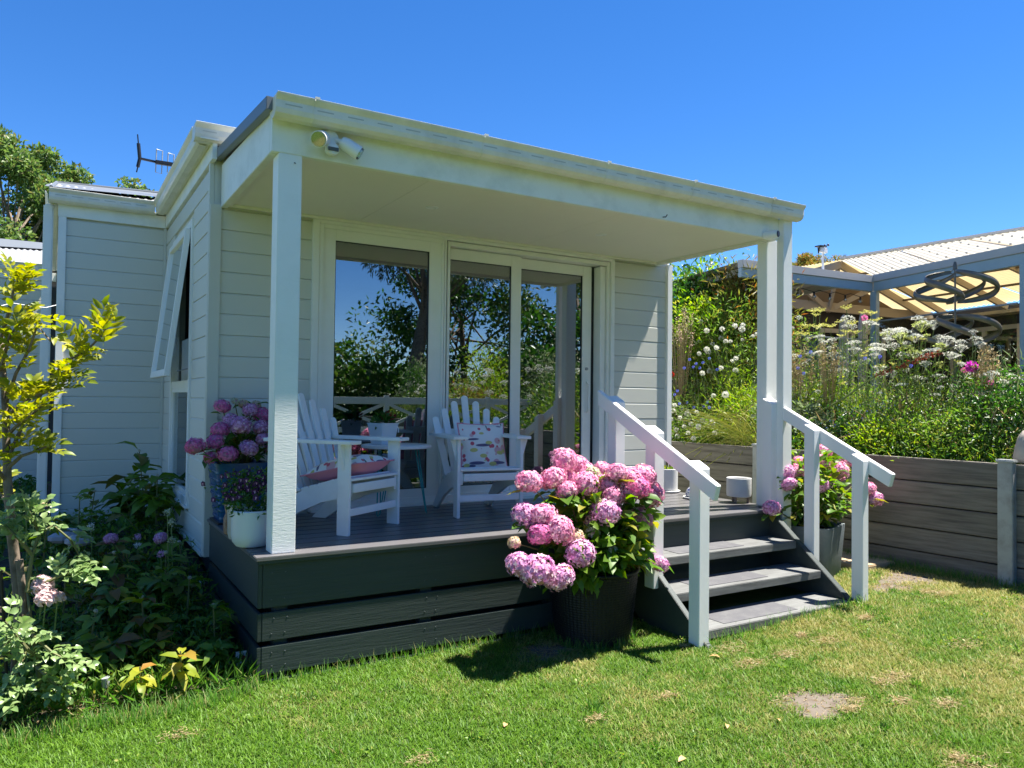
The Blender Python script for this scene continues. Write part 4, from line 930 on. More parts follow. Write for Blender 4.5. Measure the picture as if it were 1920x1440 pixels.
far_door(PQ(-3.15, -.9, 1.02), nD, 1.7, 1.7); far_door(PQ(-3.15, 1.6, 1.02), nD, 1.5, 1.9)
# folded umbrellas standing in the yard
UMB = paint('pale_umbrella_canvas', (.42,.44,.46), .8, .3)
for i, (px, py) in enumerate(((1582, 590), (1618, 585))):
    q = at(px, py, 'y', C0.y+1.2); u = thing('folded_umbrella', ('left' if i == 0 else 'right')+' one of two folded pale umbrellas standing under the pergola', 'umbrella', (q.x, q.y, 1.02), 'folded umbrellas under the pergola')
    MB().lathe([(.03, .5), (.075, .8), (.085, 1.2), (.075, q.z-1.02-.18), (.05, q.z-1.02-.05), (.01, q.z-1.02)], (q.x, q.y, 1.02), 10).build('canopy', UMB, u); MB().tube([(q.x, q.y, 1.02), (q.x, q.y, q.z-.01)], .016, 8).build('pole', PERG, u); MB().lathe([(.2, 0), (.2, .04), (.03, .06)], (q.x, q.y, 1.02), 16).build('base', BLACK, u)
# weather station on a pole
q = at(1543, 470, 'z', 3.62); ws = thing('weather_station', 'small black and white weather station on a thin white pole above the flat roof', 'weather station', (q.x, q.y, 3.3))
MB().tube([(q.x, q.y, 3.25), (q.x, q.y, q.z-.03)], .016, 8).build('pole', METALW, ws)
MB().box(q.x-.07, q.x+.07, q.y-.03, q.y+.03, q.z-.03, q.z+.04).build('sensor_body', METALW, ws, bevel=.008)
MB().box(q.x-.11, q.x+.01, q.y-.05, q.y+.05, q.z+.045, q.z+.06).build('solar_panel', BLACK, ws)
MB().tube([(q.x-.09, q.y, q.z+.03), (q.x-.095, q.y, q.z-.05)], [.018, .008], 6).build('wind_vane', BLACK, ws)
MB().tube([(q.x+.06, q.y, q.z+.05), (q.x+.09, q.y, q.z+.085)], .007, 6).build('anemometer_arm', BLACK, ws)
for k in range(3): t = 2*math.pi*k/3; MB().ball((q.x+.09+.03*math.cos(t), q.y+.03*math.sin(t), q.z+.09), .013, 8, 6).build('wind_cup', BLACK, ws)
# kinetic wind spinner
kb = at(1791, 655, 'y', .0); kx, ky = kb.x, kb.y
ks = thing('wind_spinner', 'bronze kinetic wind spinner of curved blades on a pole among the flowers', 'wind sculpture', (kx, ky, 1.0))
MB().tube([(kx, ky, .95), (kx, ky, 2.05)], .017, 10).build('pole', BRONZE, ks, smooth=True); MB().tube([(kx, ky, 2.05), (kx, ky, 2.86)], .009, 8).build('spindle', BRONZE, ks)
MB().tube([(kx, ky, 2.82), (kx, ky, 2.86), (kx, ky, 2.90)], [.02, .022, .012], 10).build('finial', BRONZE, ks, smooth=True)
MB().ball((kx, ky, 2.055), .028, 10, 8, (1, 1, 1.3)).build('hub', BRONZE, ks, smooth='all')
def blade(name, a0, z_top, z_mid, z_end, Rm, tw, sgn):
    """curved trough blade sweeping out from the spindle and back"""
    vs, fs = [], []; n = 26; m_ = 5
    for i in range(n+1):
        t = i/n; ang = a0+sgn*t*tw; r = .02+Rm*math.sin(math.pi*min(1, t*1.02))**.75; z = z_top+(z_mid-z_top)*math.sin(t*math.pi/2)**1.2+(z_end-z_mid)*max(0, t-.5)*2*.5
        c = Vector((kx+r*math.cos(ang), ky+r*math.sin(ang), z)); rad = Vector((math.cos(ang), math.sin(ang), 0)); w = .037*math.sin(math.pi*(.08+.84*t))**.6
        for j in range(m_):
            u = (j/(m_-1)*2-1); vs.append(c+rad*(.018*(1-u*u))+Vector((0, 0, u*w))-rad*.0)
        for j in range(m_): 
            u = (j/(m_-1)*2-1); vs.append(c+rad*(.018*(1-u*u)-.005)+Vector((0, 0, u*w*.92)))
    K = 2*m_
    for i in range(n):
        for j in range(m_-1):
            a = i*K+j; fs.append((a, a+1, a+K+1, a+K)); fs.append((a+m_, a+m_+K, a+m_+K+1, a+m_+1))
        for j in (0, m_-1): a = i*K+j; fs.append((a, a+K, a+K+m_, a+m_))
    MB().add(vs, fs).build(name, BRONZE, ks, smooth='all')
for k in range(4): blade('blade', 2*math.pi*k/4+.5, 2.80, 2.56, 2.46, .35, 2.3, 1)
for k in range(4): blade('blade', 2*math.pi*k/4+.1, 2.07, 2.30, 2.44, .35, 2.3, -1)
# ------------------------------------------------------------------ hydrangeas
def floret_head(name, R, n, mat, squash=.85, size=.0125):
    """mophead: n four-petalled florets standing on a ball; each floret one island"""
    cl = Cloud(); i = np.arange(n)+.5; ph = np.arccos(1-1.72*i/n); th = np.pi*(1+5**.5)*i
    Nn = np.stack([np.cos(th)*np.sin(ph), np.sin(th)*np.sin(ph), np.cos(ph)], 1); Nn += rng.normal(0, .12, Nn.shape); Nn /= np.linalg.norm(Nn, axis=1, keepdims=True)
    rr = R*rng.uniform(.90, 1.05, (n, 1))*(1+.07*np.sin(Nn[:, :1]*4+n)*np.cos(Nn[:, 1:2]*5)); P = Nn*rr*np.array([1, 1, squash])
    T = np.cross(Nn, rand_dirs(n)); T /= np.linalg.norm(T, axis=1, keepdims=True); B = np.cross(Nn, T)
    s = size*rng.uniform(.8, 1.25, (n, 1)); V = [P]
    for k in range(4):
        a = k*math.pi/2; d = T*math.cos(a)+B*math.sin(a); e = T*math.cos(a+math.pi/4)+B*math.sin(a+math.pi/4)
        V += [P+d*s*.55+Nn*s*rng.uniform(-.1, .25, (n, 1)), P+e*s*1.15+Nn*s*rng.uniform(-.15, .45, (n, 1))]
    V = np.stack(V, 1).reshape(-1, 3); base = (np.arange(n)*9)[:, None, None]
    F = np.array([[0, 1+2*k, 2+2*k] for k in range(4)]+[[0, 2+2*k, 1+2*((k+1) % 4)] for k in range(4)])
    cl.add(V, (F[None]+base).reshape(-1, 3)); return cl.mesh(name, mat)
HEADS = {}
for nm, mt in (('pink', P_PINK), ('hot', P_PINK2), ('lilac', P_LILAC), ('faded', P_FADE), ('green', P_GREENW)):
    HEADS[nm] = [floret_head('flower_head', 1.0, 230, mt, sq, .15) for sq in (.80, .95)]
CORE = paint('flower_head_core', (.50,.24,.34), .9, 0)
def core_mesh():
    m = MB().ball((0, 0, 0), .86, 10, 7, (1, 1, .82)); me = bpy.data.meshes.new('core'); me.from_pydata([tuple(v) for v in m.v], [], m.f); me.materials.append(CORE); return me
COREM = core_mesh()
HLEAF = [one_leaf('leaf', 1.0, .58, L_HYD, .14, c) for c in (.12, .25, .38)] 
BLEAF = [one_leaf('leaf', 1.0, w, L_BED, .14, c) for w, c in ((.56, .15), (.62, .3), (.50, .4))]
def leaf_material_copy(me, mat):
    m2 = me.copy(); m2.materials.clear(); m2.materials.append(mat); return m2
def stem_curve(a, b, sag=.0, out=None):
    a = Vector(a); b = Vector(b); c = Vector((a.x*.45+b.x*.55, a.y*.45+b.y*.55, a.z+(b.z-a.z)*.62)) if out is None else out
    return [(a*(1-t)**2+c*2*t*(1-t)+b*t*t) for t in (0, .2, .4, .6, .8, 1)]
def hydrangea(root, base, heads, n_leaf, Lr, spread, leaves=HLEAF, seed=1, zmin=None, stemmat=TWIG):
    """root: the plant; base: soil point; heads: (x, y, z, r, tint)"""
    rnd = random.Random(seed); base = Vector(base); st_ = MB(); ends = []
    for (x, y, z, r, tint) in heads:
        p = Vector((x, y, z)); 
        M = Matrix.Translation(p) @ Matrix.Rotation(rnd.uniform(0, 6.28), 4, 'Z') @ Matrix.Rotation(rnd.uniform(-.5, .5), 4, 'X') @ Matrix.Rotation(rnd.uniform(-.5, .5), 4, 'Y') @ Matrix.Scale(r, 4)
        h = copy_piece('flower_head', rnd.choice(HEADS[tint]), root, M)
        c = bpy.data.objects.new('flower_core', COREM); COL.objects.link(c); c.parent = h; OFF[c.name] = OFF[root.name]
        cv = stem_curve(base+Vector((rnd.uniform(-.06, .06), rnd.uniform(-.06, .06), -.02)), p); st_.tube(cv, [.006, .006, .005, .005, .004, .004], 5); ends.append((cv, r))
    extra = max(0, int(n_leaf/14))
    for k in range(extra):
        a = rnd.uniform(0, 6.28); rr = spread*math.sqrt(rnd.random()); top = max([h[2] for h in heads]) if heads else base.z+spread*1.3
        p = base+Vector((rr*math.cos(a), rr*math.sin(a), (top-base.z)*rnd.uniform(.35, .85)*(1-.35*rr/spread))); cv = stem_curve(base, p); st_.tube(cv, .004, 5, False); ends.append((cv, .03))
    st_.build('stem', stemmat, root)
    n = 0
    while n < n_leaf:
        cv, r = rnd.choice(ends); t = 1-rnd.random()**1.5*.75; i = min(4, int(t*5)); f = t*5-i; p = cv[i].lerp(cv[i+1], f)
        if r > .04 and t > .93: p = p-Vector((0, 0, r*.7))
        ax = (cv[i+1]-cv[i]).normalized(); a = rnd.uniform(0, 6.28)
        out = Vector((p.x-base.x, p.y-base.y, 0)); out = out.normalized() if out.length > .01 else Vector((1, 0, 0))
        d = Vector((math.cos(a), math.sin(a), rnd.uniform(-.25, .45))) + out*.55
        nrm = Vector((rnd.uniform(-.35, .35), rnd.uniform(-.35, .35), 1))+out*.15
        L = rnd.uniform(*Lr)
        if zmin is not None and p.z < zmin: n += 1; continue
        copy_piece('leaf', rnd.choice(leaves), root, frame(p+d.normalized()*.012, d, nrm, L)); n += 1

def H(px, py, y, r, tint): q = at(px, py, 'y', y); return (q.x, q.y, q.z, r, tint)
# front pot hydrangea: heads (photo px, py, depth y, radius, tint)
fp = Vector((2.00, -.245, 0.0))
fh = thing('potted_hydrangea', 'big pink hydrangea in a black wicker pot on the lawn left of the steps', 'potted hydrangea', fp)
hd = [(1058,864,-0.20,0.084,'pink'),(1082,872,-0.14,0.073,'pink'),(992,904,-0.30,0.083,'pink'),(1036,898,-0.28,0.083,'pink'),(1062,898,-0.20,0.066,'pink'),(1092,886,-0.16,0.079,'pink'),(1062,920,-0.34,0.068,'pink'),
      (1097,909,-0.34,0.086,'pink'),(1136,909,-0.34,0.081,'pink'),(1130,882,-0.12,0.066,'pink'),(1158,888,-0.42,0.073,'pink'),(1182,900,-0.42,0.081,'pink'),(1206,896,-0.42,0.086,'pink'),(1218,926,-0.42,0.092,'pink'),(1196,914,-0.48,0.079,'hot'),(1180,925,-0.45,0.066,'pink'),
      (983,966,-0.36,0.077,'lilac'),(1018,968,-0.42,0.084,'pink'),(1136,960,-0.46,0.097,'lilac'),(1200,972,-0.42,0.081,'pink'),(1048,994,-0.50,0.088,'pink'),(1014,1002,-0.46,0.079,'hot'),(1078,1008,-0.48,0.055,'faded'),(1088,1038,-0.54,0.088,'lilac'),
      (975,1060,-0.52,0.084,'lilac'),(1008,1072,-0.58,0.099,'lilac'),(1049,1082,-0.56,0.088,'lilac'),(964,1018,-0.44,0.037,'faded'),(1112,978,-0.40,0.062,'faded'),(1236,1058,-0.40,0.062,'lilac'),(1200,1048,-0.44,0.057,'lilac'),(1148,1034,-0.50,0.040,'green'),(1110,998,-0.44,0.050,'green'),(1112,888,-0.26,0.050,'green'),(1150,930,-0.45,0.066,'pink'),(1100,930,-0.02,0.066,'pink')]
hydrangea(fh, fp+Vector((0, 0, .47)), [H(*h) for h in hd], 300, (.10, .17), .34, seed=3)
# wicker pot: woven from rings and stakes, tapering
HP = .455; rw_ = lambda z: .228+.048*(z/HP)
mb = MB(); mb.lathe([(rw_(0)-.006, 0), (rw_(HP)-.006, HP), (rw_(HP)-.02, HP), (rw_(HP)-.02, HP-.06)], fp, 40).build('liner', BLACK, fh)
nr = 30; ncol = 60; V = []; F = []
for j in range(nr):
    z0 = HP*j/nr; z1 = z0+HP/nr*.92
    for i in range(ncol):
        o_ = .006 if (i+j) % 2 else .0; a0 = 2*math.pi*i/ncol; a1 = 2*math.pi*(i+1)/ncol
        b = len(V)
        for (a, z, e) in ((a0, z0, 0), (a1, z0, 0), (a1, z1, 0), (a0, z1, 0), ((a0+a1)/2, (z0+z1)/2, .007)): r = rw_(z)+o_*.3+e; V.append([r*math.cos(a), r*math.sin(a), z])
        F += [[b, b+1, b+4], [b+1, b+2, b+4], [b+2, b+3, b+4], [b+3, b, b+4]]
me = mesh_np('wicker_weave', np.array(V), np.array(F), WICKER); o = link_mesh('wicker_weave', me, fh); o['kind'] = 'stuff'
MB().tube([(fp.x+rw_(HP)*math.cos(t), fp.y+rw_(HP)*math.sin(t), HP) for t in [2*math.pi*k/40 for k in range(41)]], .014, 8).build('rim', WICKER, fh, smooth='all')
MB().lathe([(.0001, HP-.04), (.26, HP-.04)], fp, 30).build('soil', SOIL, fh)

def filler(root, c, rad, n, L, W):
    v = rand_dirs(n)*rng.random((n, 1))**.4; P = np.array(c)+v*np.array(rad); D = v+rand_dirs(n)*.7; D[:, 2] *= .6
    V, F = leaf_arrays(P, D, rand_dirs(n, 1.4), rng.uniform(*L, n), rng.uniform(*W, n), .14, .25); o = link_mesh('inner_leaves', mesh_np('inner_leaves', V-np.array(OFF[root.name]), F, L_HYDI), root); o['kind'] = 'stuff'
L_HYDI = leaf_mat('hydrangea_inner_leaf', (.06,.135,.014), (.15,.25,.02), (.26,.25,.03), .42)
filler(fh, (fp.x+.02, fp.y-.05, .76), (.36, .27, .27), 420, (.07, .12), (.045, .075)); filler(fh, (fp.x-.10, fp.y-.16, .56), (.40, .16, .15), 330, (.07, .12), (.045, .075))
# grey square pot hydrangea right of the steps
gp = Vector((4.43, .02, .06))
gh = thing('potted_hydrangea', 'pink hydrangea in a ribbed blue-grey pot right of the steps', 'potted hydrangea', gp)
square_pot('pot', [(.19, 0), (.195, .01), (.225, .44), (.225, .455), (.205, .455), (.20, .40)], gp, .35, GREYPOT, gh, .05)
MB().lathe([(.0001, .41), (.2, .41)], gp, 24).build('soil', SOIL, gh)
hd = [(1446,952,-.06,.062,'lilac'),(1478,886,.0,.056,'lilac'),(1492,884,.10,.066,'pink'),(1500,868,.12,.060,'pink'),(1480,908,-.05,.056,'lilac'),(1545,846,.12,.070,'pink'),(1574,850,.06,.058,'pink'),(1542,865,-.02,.054,'pink'),(1572,884,-.05,.075,'pink'),(1540,912,-.12,.062,'lilac'),
      (1612,898,.0,.06,'pink'),(1626,918,-.05,.066,'pink'),(1640,936,-.08,.062,'lilac'),(1610,918,.05,.05,'pink'),(1558,862,.2,.06,'pink'),(1520,890,.15,.05,'faded'),(1592,866,.18,.06,'pink')]
hydrangea(gh, gp+Vector((0, 0, .40)), [(lambda q: (q[0], q[1], q[2], q[3]*1.12, q[4]))(H(*h)) for h in hd], 300, (.085, .14), .34, seed=5)

filler(gh, (gp.x+.03, gp.y, .82), (.34, .28, .30), 380, (.05, .10), (.035, .06))
# blue pot hydrangea on the deck corner
bp2 = Vector((.150, 1.285, HD))
bh = thing('potted_hydrangea', 'magenta hydrangea in a tall square blue glazed pot on the deck corner', 'potted hydrangea', bp2)
square_pot('pot', [(.125, 0), (.13, .01), (.168, .385), (.170, .40), (.150, .40), (.148, .35)], bp2, .0, BLUE, bh, .02)
for k in range(7): square_pot('glaze_rib', [(.1315+.038*(.03+.05*k)/.39, .03+.05*k), (.1345+.038*(.034+.05*k)/.39, .036+.05*k), (.132+.038*(.05+.05*k)/.39, .048+.05*k)], bp2, .0, BLUE, bh, .02)
MB().box(bp2.x-.15, bp2.x+.15, bp2.y-.15, bp2.y+.15, HD+.001, HD+.014).build('saucer', BLACK, bh)
MB().lathe([(.0001, .36), (.15, .36)], bp2, 20).build('soil', SOIL, bh)
hd = [(417,762,1.30,.055,'hot'),(469,768,1.25,.05,'lilac'),(490,778,1.3,.06,'hot'),(433,790,1.22,.055,'lilac'),(452,799,1.10,.066,'lilac'),(413,806,1.15,.060,'hot'),(490,803,1.15,.055,'lilac'),(403,828,1.08,.055,'hot'),(366,837,1.02,.062,'hot'),
      (427,852,.98,.062,'hot'),(467,840,1.02,.060,'lilac'),(494,824,1.1,.05,'lilac'),(394,858,1.05,.040,'hot'),(440,752,1.3,.028,'green'),(456,757,1.35,.035,'faded'),(480,760,1.35,.035,'faded'),(505,800,1.3,.055,'hot'),(510,840,1.25,.055,'lilac')]
hydrangea(bh, bp2+Vector((0, 0, .35)), [H(*h) for h in hd], 170, (.07, .12), .24, seed=9)

# ------------------------------------------------------------------ generic plants
def tubes_part(root, curves, r, mat, name='stem', seg=4, kind='stuff'):
    m = MB()
    for cv in curves: m.tube(cv, r, seg, False)
    o = m.build(name, mat, root)
    if kind: o['kind'] = kind
    return o
def bush(name, label, cat, loc, size, n, L, W, mat, clumps=26, group=None, droop=0.0, up=.5, stems=True, simple=True, base_z=None, seed=None, clump_r=.26, stemmat=STEMG, foliage='foliage'):
    loc = Vector(loc); t = thing(name, label, cat, loc, group)
    th = rng.uniform(0, 2*np.pi, clumps); zz = rng.uniform(.06, .98, clumps); rr_ = np.sqrt(rng.random(clumps))*np.sqrt(np.clip(1.08-zz**2.2, .05, 1)); c = np.stack([rr_*np.cos(th), rr_*np.sin(th), zz], 1)
    Cc = c*np.array(size); idx = rng.integers(0, clumps, n); s = clump_r*min(size[0], size[2])
    D = rand_dirs(n, up); P = Cc[idx]+rng.normal(0, 1, (n, 3))*s*np.array([1, 1, .8]); P[:, 2] = np.maximum(P[:, 2], .01)
    D = D+(P-Cc[idx])/(s*2+1e-6)*.5+Cc[idx]/max(size)*.4; D[:, 2] -= droop
    V, F = leaf_arrays(P, D, rand_dirs(n, 1.2), rng.uniform(*L, n), rng.uniform(*W, n), .2, .3, simple)
    o = link_mesh(foliage, mesh_np(foliage, V, F, mat), t); o['kind'] = 'stuff'
    if stems: tubes_part(t, [stem_curve(loc+Vector((0, 0, -.02)), loc+Vector(Cc[k])) for k in range(min(clumps, 22))], .006, stemmat)
    return t

# ------------------------------------------------------------------ shaded garden bed on the left
def bed_plant(x, y, h, spread, n, Lr, label, seed, z0=.1, leaves=BLEAF, heads=(), group='leafy plants in the shaded bed'):
    t = thing('shade_plant', label, 'plant', (x, y, z0), group); hydrangea(t, (x, y, z0), heads, n, Lr, spread, leaves, seed); return t
SPOTS = [
 (-.30, 3.05, .66, .34, 120, (.16, .25), 'tall hydrangea with very large dark leaves in the corner by the window', .40),
 (-.62, 3.10, .40, .25, 60, (.10, .15), 'narrow dark leafed plant left of the tall hydrangea against the wing wall', .33),
 (-.22, 2.45, .60, .26, 60, (.10, .17), 'dark leafy plant under the lower window pane', .30),
 (-.75, 2.35, .50, .30, 70, (.08, .13), 'mid green leafy plant in the back left of the bed', .28),
 (-.45, 1.85, .52, .30, 110, (.09, .14), 'bushy dark plant in the middle of the shaded bed', .20),
 (-.95, 1.55, .55, .30, 70, (.08, .12), 'leafy plant behind the pale roses', .18),
 (-.20, 1.35, .42, .26, 70, (.07, .12), 'low dark plant beside the base of the corner board', .14),
 (-.60, 1.05, .48, .30, 130, (.09, .14), 'broad leafed plant with a few browned leaves mid bed', .10),
 (-.22, .75, .38, .24, 110, (.08, .13), 'dark plant growing along the side of the deck skirting', .07),
 (-.50, .48, .38, .26, 130, (.09, .14), 'yellowing broad leafed plant near the front of the bed', .05),
 (-.16, .32, .34, .20, 90, (.07, .12), 'dark leafy plant at the foot of the deck corner', .04),
 (-.32, 1.02, .46, .24, 100, (.09, .14), 'leafy plant pressed between the wall and the broad leafed plant', .10),
 (-.72, .42, .36, .22, 90, (.07, .12), 'green plant just behind the solar light', .04),
 (-.85, .85, .45, .28, 110, (.08, .12), 'green plant between the rose and the middle of the bed', .08)]
YL = [leaf_material_copy(m, leaf_mat('yellowing_leaf', (.20,.26,.02), (.36,.36,.03), (.38,.20,.04), .45, island=False)) for m in BLEAF]
BR = [leaf_material_copy(m, leaf_mat('browned_leaf', (.12,.07,.025), (.22,.12,.03), None, .3, island=False)) for m in BLEAF]
for i, (x, y, h, sp, n, Lr, lab, z0) in enumerate(SPOTS):
    heads = []
    if i in (4,): heads = [(x+random.uniform(-.2, .2), y-.15+random.uniform(-.1, .1), z0+h*.62, .045, 'lilac') for _ in range(2)]
    top = [(x, y, z0+h-.02, .012, 'green')] if not heads else []
    bed_plant(x, y, h, sp, n, Lr, lab, 30+i, z0, BLEAF+([YL[0], BR[1]] if i in (7, 9) else [BR[0]] if i == 4 else []), heads+top)
for (px, py, n, Ls, lab, yy) in ((338, 1232, 12, (.09, .13), 'sunlit yellow-green sprig at the front edge of the bed', .02), (262, 1262, 9, (.08, .12), 'small sunlit plant with drooping yellow leaves near the solar light', .02)):
    q = at(px, py, 'y', yy); hh = q.z; t = thing('shade_plant', lab, 'plant', (q.x, q.y, .01), 'leafy plants in the shaded bed')
    MB().tube([(q.x, q.y, 0), (q.x+.01, q.y, hh*.5), (q.x, q.y, hh+.03)], .004, 5).build('stem', TWIG, t)
    for k in range(n):
        a = k*2.4; zz = hh*(.45+.55*k/n)+.02; d = Vector((math.cos(a), math.sin(a), .35 if k > n*.6 else -.2)); copy_piece('leaf', YL[k % 3], t, frame((q.x, q.y, zz), d, (0, -.2, 1), random.uniform(*Ls)))
# small white and pink flower clusters in the bed
for k, (px, py, mat, lab) in enumerate(((838,272,P_GREENW,'white allium-like flower cluster near the window sill'),(858,322,P_GREENW,'white flower cluster just below the window corner'),(860,410,P_GREENW,'pale flower cluster by the wall base'),(690,436,P_WHITE,'fading white flower cluster in the middle of the bed'),(655,548,P_FADE,'cream flower cluster on a thin brown stem'),(1004,626,P_WHITE,'single white flower near the deck skirting'),(805,480,P_LILAC,'dusky pink flower cluster mid bed'),(455,345,P_WHITE,'white flower cluster left of the tall hydrangea'),(130,200,P_WHITE,'white flowers beside the foot of the downpipe'),(686,396,P_LILAC,'small mauve flower cluster above the white ones'))):
    X, Y = px/2.667, 860+py/2.667; q = at(X, Y, 'y', 1.2 if X > 300 else 1.9); 
    t = thing('bed_flower', lab, 'flower', (q.x, q.y, q.z), 'small flower clusters in the shaded bed'); tubes_part(t, [[Vector((q.x+.02, q.y+.03, .05)), Vector((q.x+.01, q.y, q.z*.6)), q]], .003, STEMG, 'stem', 5, None)
    cl = Cloud(); n = 70; D = rand_dirs(n, .5); cl.add(*leaf_arrays(D*.022*rng.uniform(.6, 1.2, (n, 1)), rand_dirs(n, .3), D, rng.uniform(.008, .014, n), rng.uniform(.007, .012, n), simple=True)); link_mesh('flower_head', cl.mesh('flower_head', mat), t)
# ground cover between
def scatter_leaves(name, label, region, n, L, W, mat, zf, up=.8, kind='stuff', simple=True, cat=None):
    x0, x1, y0, y1 = region; P = np.stack([rng.uniform(x0, x1, n), rng.uniform(y0, y1, n), np.zeros(n)], 1); P[:, 2] = np.array([zf(a, b) for a, b in P[:, :2]])*rng.random(n)**.7
    V, F = leaf_arrays(P, rand_dirs(n, up), rand_dirs(n, 1), rng.uniform(*L, n), rng.uniform(*W, n), .2, .3, simple)
    o = link_mesh(name, mesh_np(name, V, F, mat)); o['kind'] = kind
    if label: o['label'] = label
    if cat: o['category'] = cat
    return o
scatter_leaves('ground_cover', 'dark low leaves filling the shaded garden bed', (-1.15, -.04, .12, 3.9), 5600, (.03, .07), (.015, .035), L_MID, lambda x, y: .14+min(y, 2.5)*.13)
scatter_leaves('fern_fronds', 'fine dark fronds between the leafy plants of the bed', (-1.0, -.05, .25, 3.0), 3600, (.05, .10), (.004, .008), L_DARK, lambda x, y: .20+min(y, 2.5)*.12)
scatter_leaves('ground_cover', 'low leaves at the far end of the bed beside the wing', (-1.8, -1.0, 2.2, 7.5), 4200, (.04, .09), (.02, .05), L_DARK, lambda x, y: .45)
# broken stones in the bed
m = MB()
for px, py in ((345, 375), (395, 410), (310, 395)): q = at(px/2.667, 860+py/2.667, 'z', .5); m.ball(q, .07, 8, 5, (1.3, .8, .6))
m.build('bed_stones', paint('pale_bed_stone', (.33,.34,.38), .9, .4), None, kind='stuff')

# ------------------------------------------------------------------ lime-leaved shrub (compound leaves) and rose at the left
def spray_mesh(name, n_pairs, L, lw, ll, mat, droop=.25, wid=.42):
    """compound leaf: rachis with paired leaflets, 1 unit scale"""
    cl = Cloud(); P = []; D = []; 
    for k in range(n_pairs):
        t = (k+.6)/n_pairs; p = np.array([0, t*L, -droop*t*t*L])
        for s in (-1, 1): P.append(p); D.append([s*1.0, .75, .15])
    P.append(np.array([0, L, -droop*L])); D.append([0, 1, -.2]); n = len(P)
    Nn = np.array([[rng.normal(0, .25), rng.normal(0, .25), 1.] for _ in range(n)])
    cl.add(*leaf_arrays(np.array(P), np.array(D), Nn, np.full(n, ll)*rng.uniform(.8, 1.15, n), np.full(n, lw)*rng.uniform(.85, 1.15, n), .18, .22))
    w = .006; V = np.array([[-w, 0, 0], [w, 0, 0], [w, L*.5, -droop*.25*L], [-w, L*.5, -droop*.25*L], [w, L, -droop*L], [-w, L, -droop*L]]); cl.add(V, np.array([[0,1,2],[0,2,3],[3,2,4],[3,4,5]]))
    return cl.mesh(name, mat)
SPR_L = [spray_mesh('leaf_spray', p, 1.0, .24, .56, L_LIME, d) for p, d in ((3, .1), (4, .3), (2, .05))]
SPR_R = [spray_mesh('leaf_spray', p, 1.0, .46, .60, L_ROSE, d) for p, d in ((2, .1), (2, .35), (1, .2))]
def branchy(root, trunk, branches, sprays, nspr, Ls, mat=BARK, seed=2, rtr=.03):
    rnd = random.Random(seed); MB().tube(trunk, [rtr*(1-.55*i/(len(trunk)-1)) for i in range(len(trunk))], 8).build('trunk', mat, root, smooth='all')
    cvs = []
    for b in branches:
        b = [Vector(p) for p in b]; MB().tube(b, [.010*(1-.6*i/(len(b)-1)) for i in range(len(b))], 6).build('branch', mat, root); cvs.append(b)
    for k in range(nspr):
        b = rnd.choices(cvs, [len(x) for x in cvs])[0]; f = (rnd.random()**.7)*(len(b)-1); i = min(len(b)-2, int(f)); p = b[i].lerp(b[i+1], f-i); ax = (b[i+1]-b[i]).normalized()
        d = Vector((rnd.uniform(-1, 1), rnd.uniform(-1, 1), rnd.uniform(-.1, .9)))+ax*.7; p = p+Vector((rnd.gauss(0, .018), rnd.gauss(0, .018), rnd.gauss(0, .018)))
        copy_piece('leaf_spray', rnd.choice(sprays), root, frame(p, d, (rnd.uniform(-.5, .5), rnd.uniform(-.5, .3), 1), rnd.uniform(*Ls)))
def pp(px, py, y): return at(px, py, 'y', y)
ls = thing('lime_shrub', 'small lime-green leafed shrub reaching in from the left edge in full sun', 'shrub', (-1.12, .25, 0))
tr = [Vector((-1.06, .24, -.05)), pp(38, 1140, .24), pp(22, 1000, .24), pp(14, 900, .26), pp(10, 760, .28), pp(0, 620, .3)]
brs = [[pp(15, 860, .26), pp(50, 780, .24), pp(90, 720, .2), pp(120, 680, .16), pp(165, 655, .12), pp(192, 628, .1), pp(208, 600, .08)],
       [pp(12, 880, .26), pp(40, 855, .2), pp(70, 845, .15), pp(92, 835, .12)],
       [pp(10, 760, .28), pp(30, 700, .2), pp(55, 655, .12), pp(70, 610, .1), pp(95, 640, .05)],
       [pp(0, 640, .3), pp(15, 590, .22), pp(25, 545, .2), pp(35, 525, .15)],
       [pp(10, 780, .28), pp(60, 745, .2), pp(100, 730, .12), pp(122, 715, .08)],
       [pp(10, 900, .26), pp(-20, 860, .1), pp(-60, 800, .1), pp(-90, 700, .1)],
       [pp(10, 820, .26), pp(30, 800, .1), pp(50, 785, 0), pp(80, 760, -.05)],
       [pp(20, 960, .26), pp(-10, 900, .4), pp(-40, 820, .5), pp(-50, 700, .5)],
       [pp(0, 700, .3), pp(10, 660, .2), pp(20, 625, .1), pp(45, 600, .05)]]
branchy(ls, tr, brs, SPR_L, 175, (.075, .125), seed=4, rtr=.028)
MB().tube([pp(36, 1050, .2), pp(46, 1150, .2)], [.017, .017], 10).build('cut_stub', BARK, ls)
rs = thing('rose_bush', 'thin rose bush with grey-green leaves and blush double roses by the bed edge', 'rose bush', (-.98, .12, 0))
tr = [Vector((-.93, .12, -.03)), pp(70, 1250, .12), pp(62, 1190, .12), pp(50, 1100, .14)]
